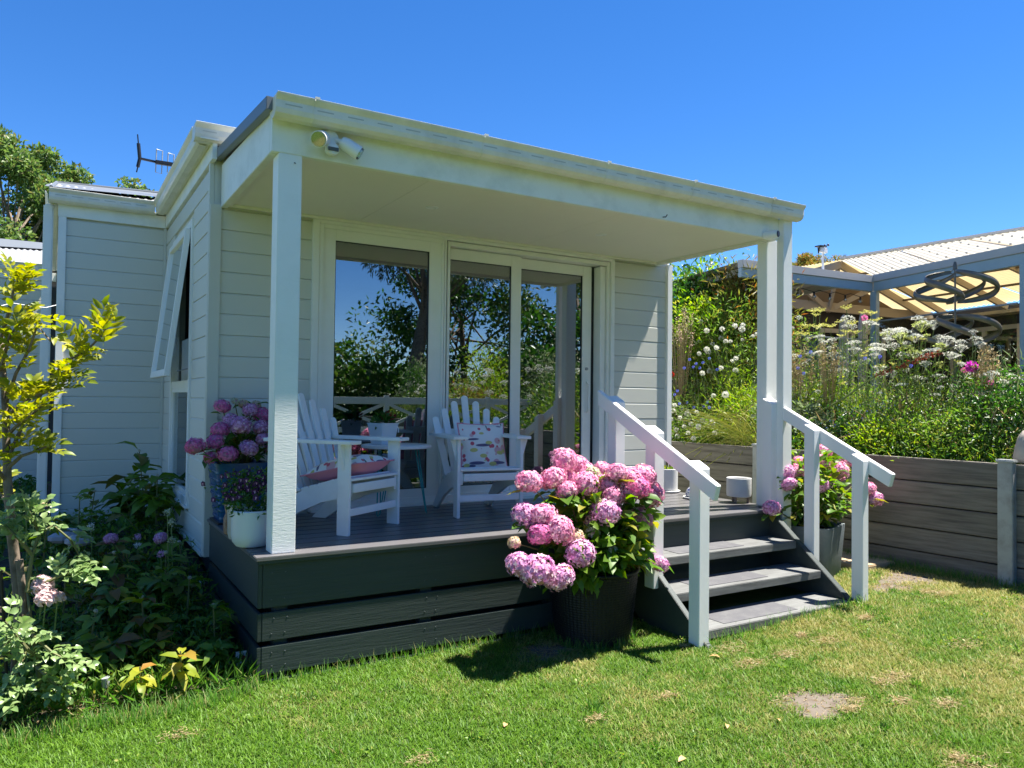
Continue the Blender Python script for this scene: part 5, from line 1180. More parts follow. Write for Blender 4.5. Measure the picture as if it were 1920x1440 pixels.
brs = [[pp(50, 1110, .14), pp(60, 1040, .14), pp(75, 1000, .15), pp(100, 985, .16), pp(130, 1010, .16), pp(155, 1050, .15)],
       [pp(55, 1150, .12), pp(40, 1180, .05), pp(20, 1200, 0), pp(5, 1215, 0)], [pp(62, 1190, .12), pp(70, 1200, 0), pp(100, 1225, -.05), pp(140, 1245, -.08)],
       [pp(70, 1250, .12), pp(90, 1270, .0), pp(110, 1290, -.02), pp(128, 1280, -.05)], [pp(60, 1200, .12), pp(30, 1260, 0), pp(20, 1300, -.05), pp(10, 1320, -.08)],
       [pp(60, 1040, .14), pp(35, 1010, .1), pp(10, 985, .1)], [pp(75, 1000, .15), pp(60, 970, .1), pp(50, 950, .1)], [pp(50, 1110, .14), pp(90, 1090, .12), pp(125, 1075, .12), pp(150, 1075, .1)],
       [pp(70, 1240, .1), pp(50, 1215, -.1), pp(30, 1190, -.1), pp(10, 1165, -.1)]]
branchy(rs, tr, brs, SPR_R, 170, (.055, .085), TWIG, 6, .012)
def rose(label, p, R, mat=P_ROSE):
    t = thing('rose_bloom', label, 'rose', p, 'pale roses in the left bed'); cl = Cloud(); n = 60; i = np.arange(n)+.5; ph = np.arccos(1-1.3*i/n); th = np.pi*(1+5**.5)*i
    Nn = np.stack([np.cos(th)*np.sin(ph), np.sin(th)*np.sin(ph), np.cos(ph)], 1); D = np.cross(Nn, rand_dirs(n)); cl.add(*leaf_arrays(Nn*R*.8-D*R*.25, D+Nn*.5, Nn, np.full(n, R*.7), np.full(n, R*.75), .25, .35)); link_mesh('petals', cl.mesh('petals', mat), t)
    MB().tube([p, p+Vector((-.01, .02, -.16))], .003, 5).build('stem', STEMG, t); return t
rose('full blush pink rose above another behind the cut stub', pp(80, 1100, .15), .045); rose('lower loose blush rose with creamy petals near the rose bush base', pp(86, 1124, .10), .042); rose('wilting pale rose to the right of the blush pair', pp(108, 1122, .12), .030)
rose('cream rosebud at the foot of the wing downpipe', pp(82, 948, 1.2), .018, P_FADE)
t = thing('plant_stake', 'black garden stake at the far left edge of the bed', 'stake', (-1.12, .2, 0)); MB().tube([pp(2, 1070, .2), pp(8, 1180, .2), Vector((-1.08, .2, -.02))], .008, 6).build('rod', BLACK, t)
scatter_leaves('ground_cover', 'mixed low weeds beneath the rose at the lawn edge', (-1.6, -.62, .0, .9), 1500, (.025, .05), (.012, .022), L_MID, lambda x, y: .16)
# straw mulch
scatter_leaves('bark_mulch', 'pale straw mulch under the rose bush', (-1.7, -.6, -.05, .8), 2600, (.02, .05), (.003, .006), DRY, lambda x, y: .03, up=.0)
scatter_leaves('strappy_ground_cover', 'long thin leaves at the front of the left bed', (-1.3, .02, -.04, .4), 1900, (.06, .16), (.004, .008), L_LONG, lambda x, y: .05, up=1.2)
# ------------------------------------------------------------------ raised flower garden on the right
def gp_(px, py, off):
    """point seen at photo pixel in the vertical plane off metres behind the wall face"""
    r = Vector(RN.T @ np.array([(px-960)/1426.5, -(py-720)/1426.5, -1.0])); o = Vector(CAM); n = WN; p0 = wallpt(0, off); return o+r*((p0-o).dot(n)/r.dot(n))
G = 'dense shrubs in the raised garden'
bd = [ # px centre, off, size, n, leafL, leafW, mat, label, name
 (1290, 1.9, (0.85, 0.85, 2.50), 9000, (.07, .12), (.025, .045), L_DARK, 'tall dark green evergreen shrub just right of the cottage corner', 'evergreen_shrub'),
 (1335, 1.4, (0.5, 0.5, 1.85), 5000, (.06, .10), (.02, .035), L_BRIGHT, 'bright glossy green shrub in front of the tall evergreen', 'glossy_shrub'),
 (1395, 1.7, (0.62, 0.6, 2.20), 9000, (.07, .13), (.010, .02), L_OLIVE, 'bronze and green drooping shrub left of the right posts', 'bronze_shrub'),
 (1320, 2.1, (.8, .8, 2.35), 5000, (.06, .10), (.03, .05), L_BRIGHT, 'light green leafy shrub rising beside the dark evergreen', 'leafy_shrub'),
 (1370, 1.2, (.45, .5, 1.75), 4200, (.05, .10), (.01, .02), L_MID, 'mid green shrub behind the white scabious heads', 'meadow_shrub'),
 (1440, 1.9, (0.5, 0.5, 1.70), 2600, (.06, .10), (.015, .03), L_MID, 'loose green shrub behind the right posts', 'green_shrub'),
 (1280, 1.1, (0.45, 0.5, 0.70), 2200, (.04, .08), (.006, .014), L_SILV, 'silvery bush with seed spikes beside the cottage corner', 'silver_bush'),
 (1340, .8, (0.55, 0.55, 0.63), 3000, (.05, .09), (.006, .012), L_MID, 'fine leafed mound under the white scabious', 'meadow_mound'),
 (1400, .7, (0.45, 0.5, 0.59), 2600, (.06, .12), (.005, .010), L_BRIGHT, 'yellow-green grassy mound left of the right posts', 'grassy_mound'),
 (1500, .9, (0.45, 0.5, 0.63), 2600, (.04, .08), (.008, .016), L_MID, 'mixed green and tan bush right of the right posts', 'meadow_mound'),
 (1520, .7, (0.4, 0.4, 0.46), 1800, (.05, .09), (.03, .05), L_SILV, 'round leafed grey-green plant above the stair rail', 'round_leaf_plant'),
 (1560, 1.0, (0.45, 0.45, 0.58), 2600, (.04, .08), (.006, .012), L_BRIGHT, 'feathery bright green bush behind the middle stair post', 'feathery_bush'),
 (1600, .6, (0.4, 0.4, 0.37), 2400, (.03, .06), (.015, .028), L_DARK, 'dark shrub low over the wall near the rail end', 'dark_bush'),
 (1640, 1.2, (0.5, 0.5, 0.52), 2800, (.04, .08), (.006, .012), L_MID, 'soft green bush in the middle of the bed', 'feathery_bush'),
 (1660, .45, (0.34, 0.34, 0.31), 2000, (.03, .06), (.012, .022), L_BRIGHT, 'fresh green bush spilling over the wall top', 'trailing_bush'),
 (1700, .8, (0.45, 0.45, 0.46), 2800, (.03, .06), (.012, .02), L_MID, 'leafy bush left of the wind spinner pole', 'leafy_bush'),
 (1740, .5, (0.34, 0.34, 0.33), 2200, (.03, .06), (.010, .02), L_MID, 'bush below the wind spinner pole', 'leafy_bush'),
 (1770, 1.0, (0.45, 0.45, 0.55), 2800, (.04, .07), (.006, .012), L_BRIGHT, 'yellowish flowering bush behind the pole', 'yellow_bush'),
 (1800, .5, (0.36, 0.36, 0.37), 2600, (.03, .05), (.012, .022), L_MID, 'round leafed green bush left of the dark shrub', 'leafy_bush'),
 (1850, .75, (0.42, 0.42, 0.55), 3000, (.03, .05), (.012, .02), L_DARK, 'dark dense bush near the right edge of the photo', 'dark_bush'),
 (1900, .9, (0.5, 0.5, 0.78), 3400, (.04, .06), (.015, .025), L_DARK, 'taller dark green bush at the far right', 'dark_bush'),
 (1960, .8, (0.5, 0.5, 0.67), 2200, (.04, .06), (.015, .025), L_DARK, 'dark green bush just beyond the wall post', 'dark_bush'),
]
for i, (px, off, size, n, L, W, mat, lab, nm) in enumerate(bd):
    p = gp_(px, 850, off); bush(nm, lab, 'shrub', (p.x, p.y, .98), size, n, L, W, mat, clumps=60 if size[2] > 1.5 else 26, group=G, up=.35, clump_r=.30 if size[2] > 1.5 else .30)
# further garden (mostly seen mirrored in the doors), same wall running on towards the camera side
for i in range(9):
    s = 3.2+1.25*i; p = wallpt(s, .9+.5*(i % 3))
    bush('garden_bush', ('%s shrub in the far run of the raised garden mirrored in the doors' % ['round green', 'tall dark', 'silvery', 'feathery', 'bronze', 'low bright', 'broad dark', 'loose olive', 'last big'][i]), 'shrub', (p.x, p.y, .98), (.7, .7, .8+.25*(i % 4)), 1700, (.05, .10), (.02, .04), [L_MID, L_DARK, L_SILV, L_BRIGHT, L_OLIVE][i % 5], clumps=22, group=G, stems=False)

# white scabious: long leaning stems with ball flowers
def ball_flower(name, R, n, mat):
    cl = Cloud(); i = np.arange(n)+.5; ph = np.arccos(1-1.75*i/n); th = np.pi*(1+5**.5)*i; Nn = np.stack([np.cos(th)*np.sin(ph), np.sin(th)*np.sin(ph), np.cos(ph)], 1)
    D = Nn+rand_dirs(n)*.5; cl.add(*leaf_arrays(Nn*R*.5, D, rand_dirs(n), np.full(n, R*.62), np.full(n, R*.42), .2, .1, True)); return cl.mesh(name, mat)
SCAB = [ball_flower('flower_head', .033, 70, P_WHITE), ball_flower('flower_head', .026, 56, P_WHITE)]
def scabious(i, lab, flowers, base, mat=None, heads=SCAB, group='white scabious plants'):
    t = thing('scabious_plant', lab, 'flower', base, group); cs = []
    for p in flowers:
        mid = (Vector(base)+p)/2+Vector((random.uniform(-.05, .05), random.uniform(-.05, .05), .12)); cs.append(stem_curve(base, p, out=mid))
        copy_piece('flower_head', random.choice(heads), t, frame(p, rand_dirs(1)[0], (0, 0, 1), random.uniform(.85, 1.3)))
    tubes_part(t, cs, .0028, STEMG); 
    n = 260; P = []; 
    for k in range(n): c = random.choice(cs); q = c[random.randint(0, 3)]; P.append([q.x+random.gauss(0, .05), q.y+random.gauss(0, .05), q.z+random.gauss(0, .04)])
    V, F = leaf_arrays(np.array(P), rand_dirs(n, .8), rand_dirs(n, .5), rng.uniform(.04, .10, n), rng.uniform(.004, .008, n), .2, .3, True)
    o = link_mesh('foliage', mesh_np('foliage', V-np.array(base), F, L_BRIGHT), t); o['kind'] = 'stuff'
px_heads = [(1313,603),(1325,620),(1354,617),(1378,611),(1393,610),(1391,617),(1420,627),(1412,630),(1336,645),(1325,655),(1343,653),(1350,652),(1382,648),(1370,640),(1361,640),(1352,634),(1312,640),(1328,660),(1311,663),(1392,637),(1352,690),(1380,672),(1373,677),(1331,696),(1317,700),(1379,694),(1343,652),(1338,742),(1340,750),(1363,736),(1376,790),(1365,775)]
px_heads2 = [(1275,783),(1283,800),(1296,795),(1290,812),(1270,818),(1262,770),(1310,800),(1317,788),(1335,793),(1340,812),(1300,822),(1280,832),(1312,843),(1323,850),(1255,812),(1268,806),(1289,776),(1306,773),(1334,791),(1360,740),(1265,760),(1258,786)]
cb = [(1390, 800), (1405, 760), (1380, 820), (1415, 790), (1370, 800)]
import itertools
for k in range(5):
    f = [gp_(x, y, random.uniform(.35, 1.1)) for x, y in px_heads[k::5]]; b = gp_(*cb[k], .8); b.z = 1.0
    scabious(k, ['first white scabious plant, tallest, below the bronze shrub', 'white scabious leaning towards the cottage corner', 'white scabious with many heads at eye height', 'white scabious standing near the right posts', 'sparse white scabious low at the back of the clump'][k], f, tuple(b))
for k in range(3):
    f = [gp_(x, y, random.uniform(-.05, .25)) for x, y in px_heads2[k::3]]; b = gp_([1400, 1385, 1410][k], 830, .35); b.z = 1.02
    scabious(k, ['white scabious trailing over the wall next to the white pot', 'white scabious sprawling low in front of the grass mound', 'white scabious lying across the sleeper wall top'][k], f, tuple(b))
# arching straw-green stems
t = thing('arching_grass', 'yellow-green arching stems drooping over the wall left of the right posts', 'grass clump', tuple(gp_(1420, 820, .3)), None); cs = []
for k in range(150):
    b = gp_(random.uniform(1395, 1440), 830, random.uniform(.1, .5)); e = gp_(random.uniform(1270, 1400), random.uniform(760, 875), random.uniform(-.1, .25)); b.z = 1.03; cs.append(stem_curve(b, e, out=(b+e)/2+Vector((0, 0, random.uniform(.05, .3)))))
tubes_part(t, cs, .003, leaf_mat('yellow_green_stem', (.32,.36,.05), (.48,.46,.10), None, .2), 'stems', 3)
# wild carrot / ammi umbels
def umbel(name, R, n, mat, flat=.35):
    cl = Cloud(); nu = 16; i = np.arange(nu)+.5; rr = np.sqrt(i/nu); th = np.pi*(1+5**.5)*i; Cn = np.stack([rr*np.cos(th), rr*np.sin(th), flat*(1-rr**2)], 1)*R
    P = np.repeat(Cn, n, 0)+rng.normal(0, R*.09, (nu*n, 3))*np.array([1, 1, .35]); D = rand_dirs(nu*n, .6); cl.add(*leaf_arrays(P, D, rand_dirs(nu*n, 1.5), np.full(nu*n, R*.15), np.full(nu*n, R*.13), .1, .1, True))
    w = R*.012; V = []; F = []
    for c in Cn: b = len(V); V += [[0-w, 0, -R*.75], [w, 0, -R*.75], [c[0]+w, c[1], c[2]], [c[0]-w, c[1], c[2]]]; F += [[b, b+1, b+2], [b, b+2, b+3]]
    cl.add(np.array(V), np.array(F)); return cl.mesh(name, mat)
UM_W = [umbel('umbel', 1.15, 14, P_WHITE), umbel('umbel', 1.0, 12, P_WHITE, .6)]; UM_G = [umbel('umbel', 1.0, 12, leaf_mat('lime_umbel_floret', (.36,.42,.10), (.55,.60,.24), None, .3), .5)]
UM_Y = [umbel('umbel', 1.0, 12, leaf_mat('yellow_green_umbel', (.42,.42,.08), (.62,.60,.22), None, .3), -.35)]
def umbel_plant(lab, base, heads, group='tall umbel flowers in the raised garden', kinds=None):
    t = thing('umbel_plant', lab, 'flower', base, group); cs = []
    for (p, R, me) in heads:
        cs.append(stem_curve(base, p-Vector((0, 0, R*.7)))); copy_piece('umbel', me, t, Matrix.Translation(p) @ Matrix.Rotation(random.uniform(0, 6), 4, 'Z') @ Matrix.Rotation(random.uniform(-.35, .35), 4, 'X') @ Matrix.Scale(R, 4))
    tubes_part(t, cs, .0035, STEMG)
    n = 240; P = []
    for k in range(n): c = random.choice(cs); q = c[random.randint(0, 4)]; P.append([q.x+random.gauss(0, .05), q.y+random.gauss(0, .05), q.z+random.gauss(0, .05)])
    V, F = leaf_arrays(np.array(P), rand_dirs(n, .6), rand_dirs(n, .5), rng.uniform(.03, .08, n), rng.uniform(.004, .010, n), .2, .3, True)
    o = link_mesh('foliage', mesh_np('foliage', V-np.array(base), F, L_MID), t); o['kind'] = 'stuff'
big = [(1724,603,.085,'w'),(1728,611,.09,'g'),(1751,609,.07,'w'),(1690,622,.08,'w'),(1668,626,.08,'w'),(1662,627,.06,'g'),(1715,632,.065,'w'),(1690,633,.09,'g'),(1736,632,.05,'g'),(1760,635,.06,'w'),(1776,639,.07,'w'),(1802,643,.05,'w'),(1763,650,.065,'g'),(1675,650,.06,'w'),(1700,655,.07,'g'),
       (1645,657,.07,'w'),(1655,650,.05,'w'),(1632,655,.05,'g'),(1713,663,.07,'g'),(1722,669,.07,'w'),(1640,666,.045,'w'),(1735,683,.05,'w'),(1762,683,.05,'g'),(1700,646,.05,'w'),(1690,723,.05,'w'),(1787,666,.04,'w'),(1797,669,.035,'w'),(1825,705,.06,'w'),(1848,706,.06,'w'),(1860,700,.05,'w'),(1898,708,.065,'w'),(1880,718,.05,'w'),(1877,714,.07,'g'),(1846,740,.06,'w'),(1840,750,.045,'w'),(1882,736,.05,'w'),(1750,802,.035,'w'),(1738,808,.03,'w'),(1727,812,.03,'w'),(1764,728,.035,'w')]
left = [(1526,580,.045,'y'),(1538,579,.045,'y'),(1530,588,.035,'y'),(1498,596,.03,'w'),(1512,608,.05,'y'),(1532,608,.06,'y'),(1545,607,.04,'y'),(1558,609,.05,'y'),(1575,600,.045,'y'),(1590,600,.055,'w'),(1598,603,.045,'y'),(1587,574,.045,'y'),(1618,584,.035,'y'),(1634,583,.05,'y'),(1642,597,.05,'y'),(1631,608,.055,'w'),(1497,622,.05,'y'),(1509,624,.04,'y'),(1515,636,.03,'w'),(1536,632,.04,'w'),(1545,643,.03,'w'),(1560,638,.04,'w'),(1556,653,.03,'w'),(1600,644,.05,'w'),(1603,656,.045,'w'),(1577,627,.035,'y'),(1605,620,.04,'y'),(1586,619,.045,'y'),(1578,672,.03,'w'),(1566,695,.045,'w'),(1583,697,.04,'w'),(1510,683,.03,'w'),(1545,680,.035,'y'),(1650,684,.04,'y')]
K = {'w': UM_W, 'g': UM_G, 'y': UM_Y}
names_b = ['tallest white umbels in front of the wind spinner', 'white umbels left of the spinner pole', 'lime and white umbels beside the pole', 'broad white umbels crossing the pole', 'white umbels low at the right end of the bed', 'white umbels at the far right by the glass', 'small white umbels near the purple dahlia', 'scattered low umbels above the wall']
for k in range(8):
    L_ = big[k*5:(k+1)*5]; mx = sum(h[0] for h in L_)/len(L_); b = gp_(mx, 820, .9+.12*(k % 3)); b.z = 1.0
    umbel_plant(names_b[k], tuple(b), [(gp_(x, y, .75+random.uniform(-.15, .35)), r*1.0, random.choice(K[c])) for x, y, r, c in L_])
names_l = ['pale yellow umbels beside the right posts', 'green-yellow umbels standing highest left of the blue post', 'yellow umbels before the folded umbrellas', 'white and yellow umbels in front of the blue post', 'low white umbels left of centre', 'small umbels above the stair rail', 'loose umbels behind the stair rail']
for k in range(7):
    L_ = left[k*5:(k+1)*5]; mx = sum(h[0] for h in L_)/len(L_); b = gp_(mx, 820, 1.0+.12*(k % 3)); b.z = 1.0
    umbel_plant(names_l[k], tuple(b), [(gp_(x, y, .9+random.uniform(-.15, .35)), r*1.3, random.choice(K[c])) for x, y, r, c in L_])
for k in range(6):
    cx_ = 1510+62*k; b = gp_(cx_, 820, .9); b.z = 1.0
    umbel_plant(['small white umbels close to the right posts', 'white umbels around the dry stalks', 'white umbels left of the rust-red spike', 'white umbels above the rust-red spike', 'white umbels between spike and spinner pole', 'white umbels right of the spinner pole'][k], tuple(b), [(gp_(cx_+random.uniform(-40, 40), random.uniform(610, 745), .8+random.uniform(-.2, .4)), random.uniform(.03, .065), random.choice(UM_W+UM_W+UM_Y)) for _ in range(9)])
# umbels further along (mirrored)
for i in range(6):
    s = 3.5+1.4*i; b = wallpt(s, .7, 1.0); umbel_plant('umbel clump number-free %s along the far run of the wall' % ['nearest', 'second nearest', 'middle', 'fourth', 'fifth', 'farthest'][i] if False else '%s umbel clump along the run of wall beyond the photo edge' % ['nearest', 'second', 'third', 'fourth', 'fifth', 'farthest'][i], tuple(b), [(b+Vector((random.uniform(-.5, .5), random.uniform(-.6, .6), random.uniform(.4, 1.1))), random.uniform(.05, .09), random.choice(UM_W)) for _ in range(11)])
# spot flowers
def spot(lab, px, py, off, mesh, sc, cat='flower', nm='garden_flower', group=None):
    p = gp_(px, py, off); t = thing(nm, lab, cat, tuple(p), group); copy_piece('flower_head', mesh, t, frame(p, (0, 0, 1), (-.5, -.8, .2), sc)); MB().tube([p, p+Vector((.02, .02, -.35))], .003, 4).build('stem', STEMG, t)
BALL = {k: ball_flower('flower_head', 1.0, n, m) for k, n, m in (('mag', 90, P_MAG), ('red', 30, P_RED), ('blue', 34, P_BLUE), ('pink', 50, P_PINK2), ('rust', 50, P_RUST))}
spot('round magenta dahlia standing above the bushes at the right', 1822, 688, .7, BALL['mag'], .055, nm='dahlia'); spot('red poppy at the corner of the cottage', 1259, 702, .6, BALL['red'], .042, nm='poppy')
spot('small pink-red bloom left of the dahlia', 1808, 694, .7, BALL['pink'], .028); spot('little pink bloom below the dahlia', 1858, 717, .6, BALL['pink'], .026); spot('dusty pink umbel near the blue post', 1621, 596, 1.0, BALL['pink'], .035)
spot('orange marigold high in the shrubs', 1346, 605, 1.4, ball_flower('flower_head', 1.0, 40, leaf_mat('orange_petal', (.75,.22,.01), (.8,.35,.02), None, .2)), .03)
bl = [(1293,674),(1305,682),(1318,680),(1300,688),(1330,672),(1255,737),(1270,733),(1265,740),(1274,757),(1277,768),(1327,754),(1320,762),(1330,764),(1301,764),(1622,672),(1650,669),(1708,686),(1500,668),(1507,700),(1496,690),(1520,660),(1283,690),(1312,690),(1345,693),(1288,755),(1260,745)]
for k in range(6):
    pts_ = bl[k::6]; ps = [gp_(x, y, random.uniform(.1, .7)) for x, y in pts_]; b = Vector((ps[0].x+.1, ps[0].y, 1.0)); t = thing('cornflower', ['blue cornflowers beside the poppy', 'blue cornflowers low near the white pot', 'blue cornflowers half hidden by scabious', 'blue cornflowers among the grey seed heads', 'blue cornflowers in the left of the flower bed', 'blue cornflowers by the right posts'][k], 'flower', tuple(b), 'blue cornflowers')
    for p in ps: copy_piece('flower_head', BALL['blue'], t, frame(p, (0, 0, 1), (-.5, -.8, .2), .018))
    tubes_part(t, [stem_curve(b, p) for p in ps], .0022, STEMG)
# rust coloured spike leaning across
a = gp_(1530, 775, .5); b = gp_(1640, 705, .5); c = gp_(1668, 690, .5); d = gp_(1762, 660, .5); e = gp_(1800, 647, .5)
t = thing('rust_flower_spike', 'long dark stem with rust-red florets leaning diagonally across the bed', 'flower', tuple(a)); MB().tube([a, a.lerp(b, .5)-Vector((0,0,.03)), b, c, d, e], [.011, .010, .007, .005, .004, .002], 6).build('stem', STEMG, t)
n = 330; f = rng.random((n, 1)); P = np.array(b)*(1-f)+np.array(d)*f+rng.normal(0, .012, (n, 3)); V, F = leaf_arrays(P, rand_dirs(n), rand_dirs(n), rng.uniform(.012, .026, n), rng.uniform(.010, .018, n), .2, .2, True); o = link_mesh('florets', mesh_np('florets', V-np.array(a), F, P_RUST), t); o['kind'] = 'stuff'
# dry seed stalks
for k, (px, lab) in enumerate(((1850, 'tall dry seed stalks in front of the beige door'), (1555, 'tan dry stalks among the yellow umbels'), (1500, 'dry straw stalks beside the right posts'), (1275, 'pale seed spikes beside the cottage corner'))):
    b = gp_(px, 800, .8); b.z = 1.0; t = thing('dry_stalks', lab, 'dry plant', tuple(b), 'dry stalks in the garden'); top = [640, 640, 650, 580][k]; cs = [stem_curve(b, gp_(px+random.uniform(-24, 28), top+random.uniform(0, 60), .8+random.uniform(-.2, .2))) for _ in range(30)]
    tubes_part(t, cs, .0035, DRY, 'stalks', 4)
    n = 500; P = []
    for j in range(n): c_ = random.choice(cs); q = c_[-1].lerp(c_[-2], random.random()**1.5); P.append([q.x+random.gauss(0, .012), q.y+random.gauss(0, .012), q.z+random.gauss(0, .012)])
    V, F = leaf_arrays(np.array(P), rand_dirs(n, .5), rand_dirs(n), rng.uniform(.015, .035, n), rng.uniform(.006, .014, n), .2, .2, True); o = link_mesh('seed_heads', mesh_np('seed_heads', V-np.array(b), F, DRY if k != 3 else P_FADE), t); o['kind'] = 'stuff'
# fine blades and low cover over the whole bed
def bed_scatter(name, lab, s0, s1, o0, o1, n, L, W, mat, h, up):
    S = rng.uniform(s0, s1, n); O = rng.uniform(o0, o1, n); d = np.array(WD); w = -np.array(WN); b = np.array([5.385, .149, 0]); P = b+S[:, None]*d+O[:, None]*w; hh = h*(.35+.65*np.clip(O/1.2, 0, 1)); wob = .45+.40*(.5+.5*np.sin(S*3.1+1.3*np.sin(O*4+S*1.7)))+.35*(.5+.5*np.sin(S*7.3+O*5.1)*np.sin(O*6.7-S*2.3)); P[:, 2] = 1.0+hh*wob*rng.random(n)**1.1
    V, F = leaf_arrays(P, rand_dirs(n, up), rand_dirs(n, .6), rng.uniform(*L, n), rng.uniform(*W, n), .2, .3, True); o = link_mesh(name, mesh_np(name, V, F, mat)); props(o, lab, None, None, 'stuff'); return o
bed_scatter('meadow_foliage', 'tangled green meadow foliage of the raised garden', -4.5, 2.6, .15, 1.9, 15000, (.04, .11), (.004, .010), L_MID, .62, 1.1)
bed_scatter('meadow_foliage', 'bright fine foliage of the raised garden', -4.5, 2.6, .10, 1.7, 11000, (.03, .08), (.006, .014), L_BRIGHT, .50, .8)
bed_scatter('meadow_foliage', 'dark undergrowth of the raised garden', -4.5, 12, .08, 2.2, 14000, (.04, .09), (.015, .03), L_DARK, .34, .6)
bed_scatter('meadow_foliage', 'straw coloured stems of the raised garden', -4.0, 2.4, .3, 1.6, 3200, (.10, .24), (.003, .005), DRY, .72, 1.6)
bed_scatter('meadow_flowers', 'tiny pale florets scattered through the meadow planting', -4.2, 2.4, .2, 1.6, 5200, (.012, .022), (.012, .022), P_GREENW, 1.0, .8)
bed_scatter('meadow_foliage', 'pale sage feathery stems rising above the raised garden', -4.2, 2.5, .35, 1.7, 9000, (.05, .13), (.003, .007), L_SILV, 1.05, 1.5)
bed_scatter('meadow_flowers', 'tiny mauve florets by the posts', -1.6, .1, .3, 1.3, 1500, (.010, .02), (.008, .014), P_BLUE, .9, .8)
# stone ornament at the right edge
q = gp_(1922, 868, .15); t = thing('stone_ornament', 'pale cracked stone ornament on the wall at the right edge', 'ornament', (q.x, q.y, 1.05)); MB().lathe([(.07, 0), (.085, .04), (.07, .12), (.05, .2), (.02, .25), (.0001, .26)], (q.x, q.y, 1.055), 14).build('stone', paint('pale_sandstone', (.48,.42,.35), .85, .5, (.3,.25,.2), (30,30,30), .6), t, smooth='all')

# ------------------------------------------------------------------ trees
def tree(label, base, h, crown, n, L, W, mat, clumps=30, name='tree', trunk_r=.16, group='trees around the garden', low=.35, lean=(0, 0), hang=0.0, clr=.16, seed=0, bark=BARK):
    base = Vector(base); t = thing(name, label, 'tree', tuple(base), group); rnd = random.Random(seed)
    top = base+Vector((lean[0], lean[1], h*.72)); ml = base.lerp(top, .5)+Vector((rnd.uniform(-.3, .3), rnd.uniform(-.3, .3), 0))
    MB().tube([base-Vector((0, 0, .3)), base.lerp(ml, .5), ml, ml.lerp(top, .5), top], [trunk_r*1.15, trunk_r, trunk_r*.8, trunk_r*.6, trunk_r*.35], 10).build('trunk', bark, t, smooth='all')
    Cs = []; m = MB()
    for k in range(clumps):
        v = Vector(rand_dirs(1, .15)[0])*rnd.uniform(.45, 1)**.5; c = base+Vector((lean[0], lean[1], h-crown[2]))+Vector((v.x*crown[0], v.y*crown[1], v.z*crown[2]))
        if c.z < base.z+h*low: c.z = base.z+h*low+rnd.random()*.4
        Cs.append(c); s = ml.lerp(top, rnd.random()); m.tube([s, s.lerp(c, .5)+Vector((0, 0, .15)), c], [trunk_r*.28, trunk_r*.16, trunk_r*.06], 5, False)
    m.build('limbs', bark, t, kind='stuff')
    Cs = np.array([list(c) for c in Cs]); rad = rng.uniform(.6, 1.35, clumps)*clr*max(crown); idx = rng.integers(0, clumps, n)
    v = rand_dirs(n)*rng.random((n, 1))**.45; P = Cs[idx]+v*rad[idx][:, None]*np.array([1.15, 1.15, .75]); D = rand_dirs(n, .1)+v*.6; D[:, 2] -= hang
    V, F = leaf_arrays(P, D, rand_dirs(n, .8), rng.uniform(*L, n), rng.uniform(*W, n), .15, .3, True); o = link_mesh('crown', mesh_np('crown', V-np.array(base), F, mat), t); o['kind'] = 'stuff'
    return t
# left background tree
q = at(60, 400, 'y', 17); tree('broad spreading tree behind the cottage at the upper left', (q.x-.35, 17, 0), at(80, 272, 'y', 17).z, (2.05, 1.8, 2.5), 34000, (.09, .16), (.05, .08), L_TREE, 52, 'background_tree', .14, clr=.20, low=.35, seed=3)
q = at(-60, 400, 'y', 18); tree('second tree crown at the left photo edge behind the first', (q.x-1.5, 18, 0), at(0, 340, 'y', 18).z, (2.2, 1.8, 2.0), 12000, (.10, .18), (.06, .10), L_TREE, 34, 'background_tree', .16, clr=.22, low=.3, seed=5)
q = at(110, 460, 'y', 19); tree('dark lower tree between the two roofs on the left', (q.x, 19, 0), 5.2, (2.6, 1.5, 2.2), 11000, (.10, .18), (.06, .10), L_DARK, 26, 'background_tree', .12, clr=.3, low=.15, seed=6)
q = at(245, 335, 'y', 24); tree('treetop just showing above the wing roof below the antenna', (q.x, 24, 0), at(245, 343, 'y', 24).z, (.8, .8, 1.0), 1800, (.12, .2), (.07, .11), L_TREE, 12, 'background_tree', .1, clr=.3, seed=8)
q = at(1530, 490, 'y', 30); tree('rounded pine crown far behind the weather station', (q.x, 30, 0), at(1545, 482, 'y', 30).z, (2.0, 2.0, 1.4), 9000, (.2, .34), (.05, .09), L_OLIVE, 40, 'background_tree', .2, clr=.22, low=.5, seed=9)
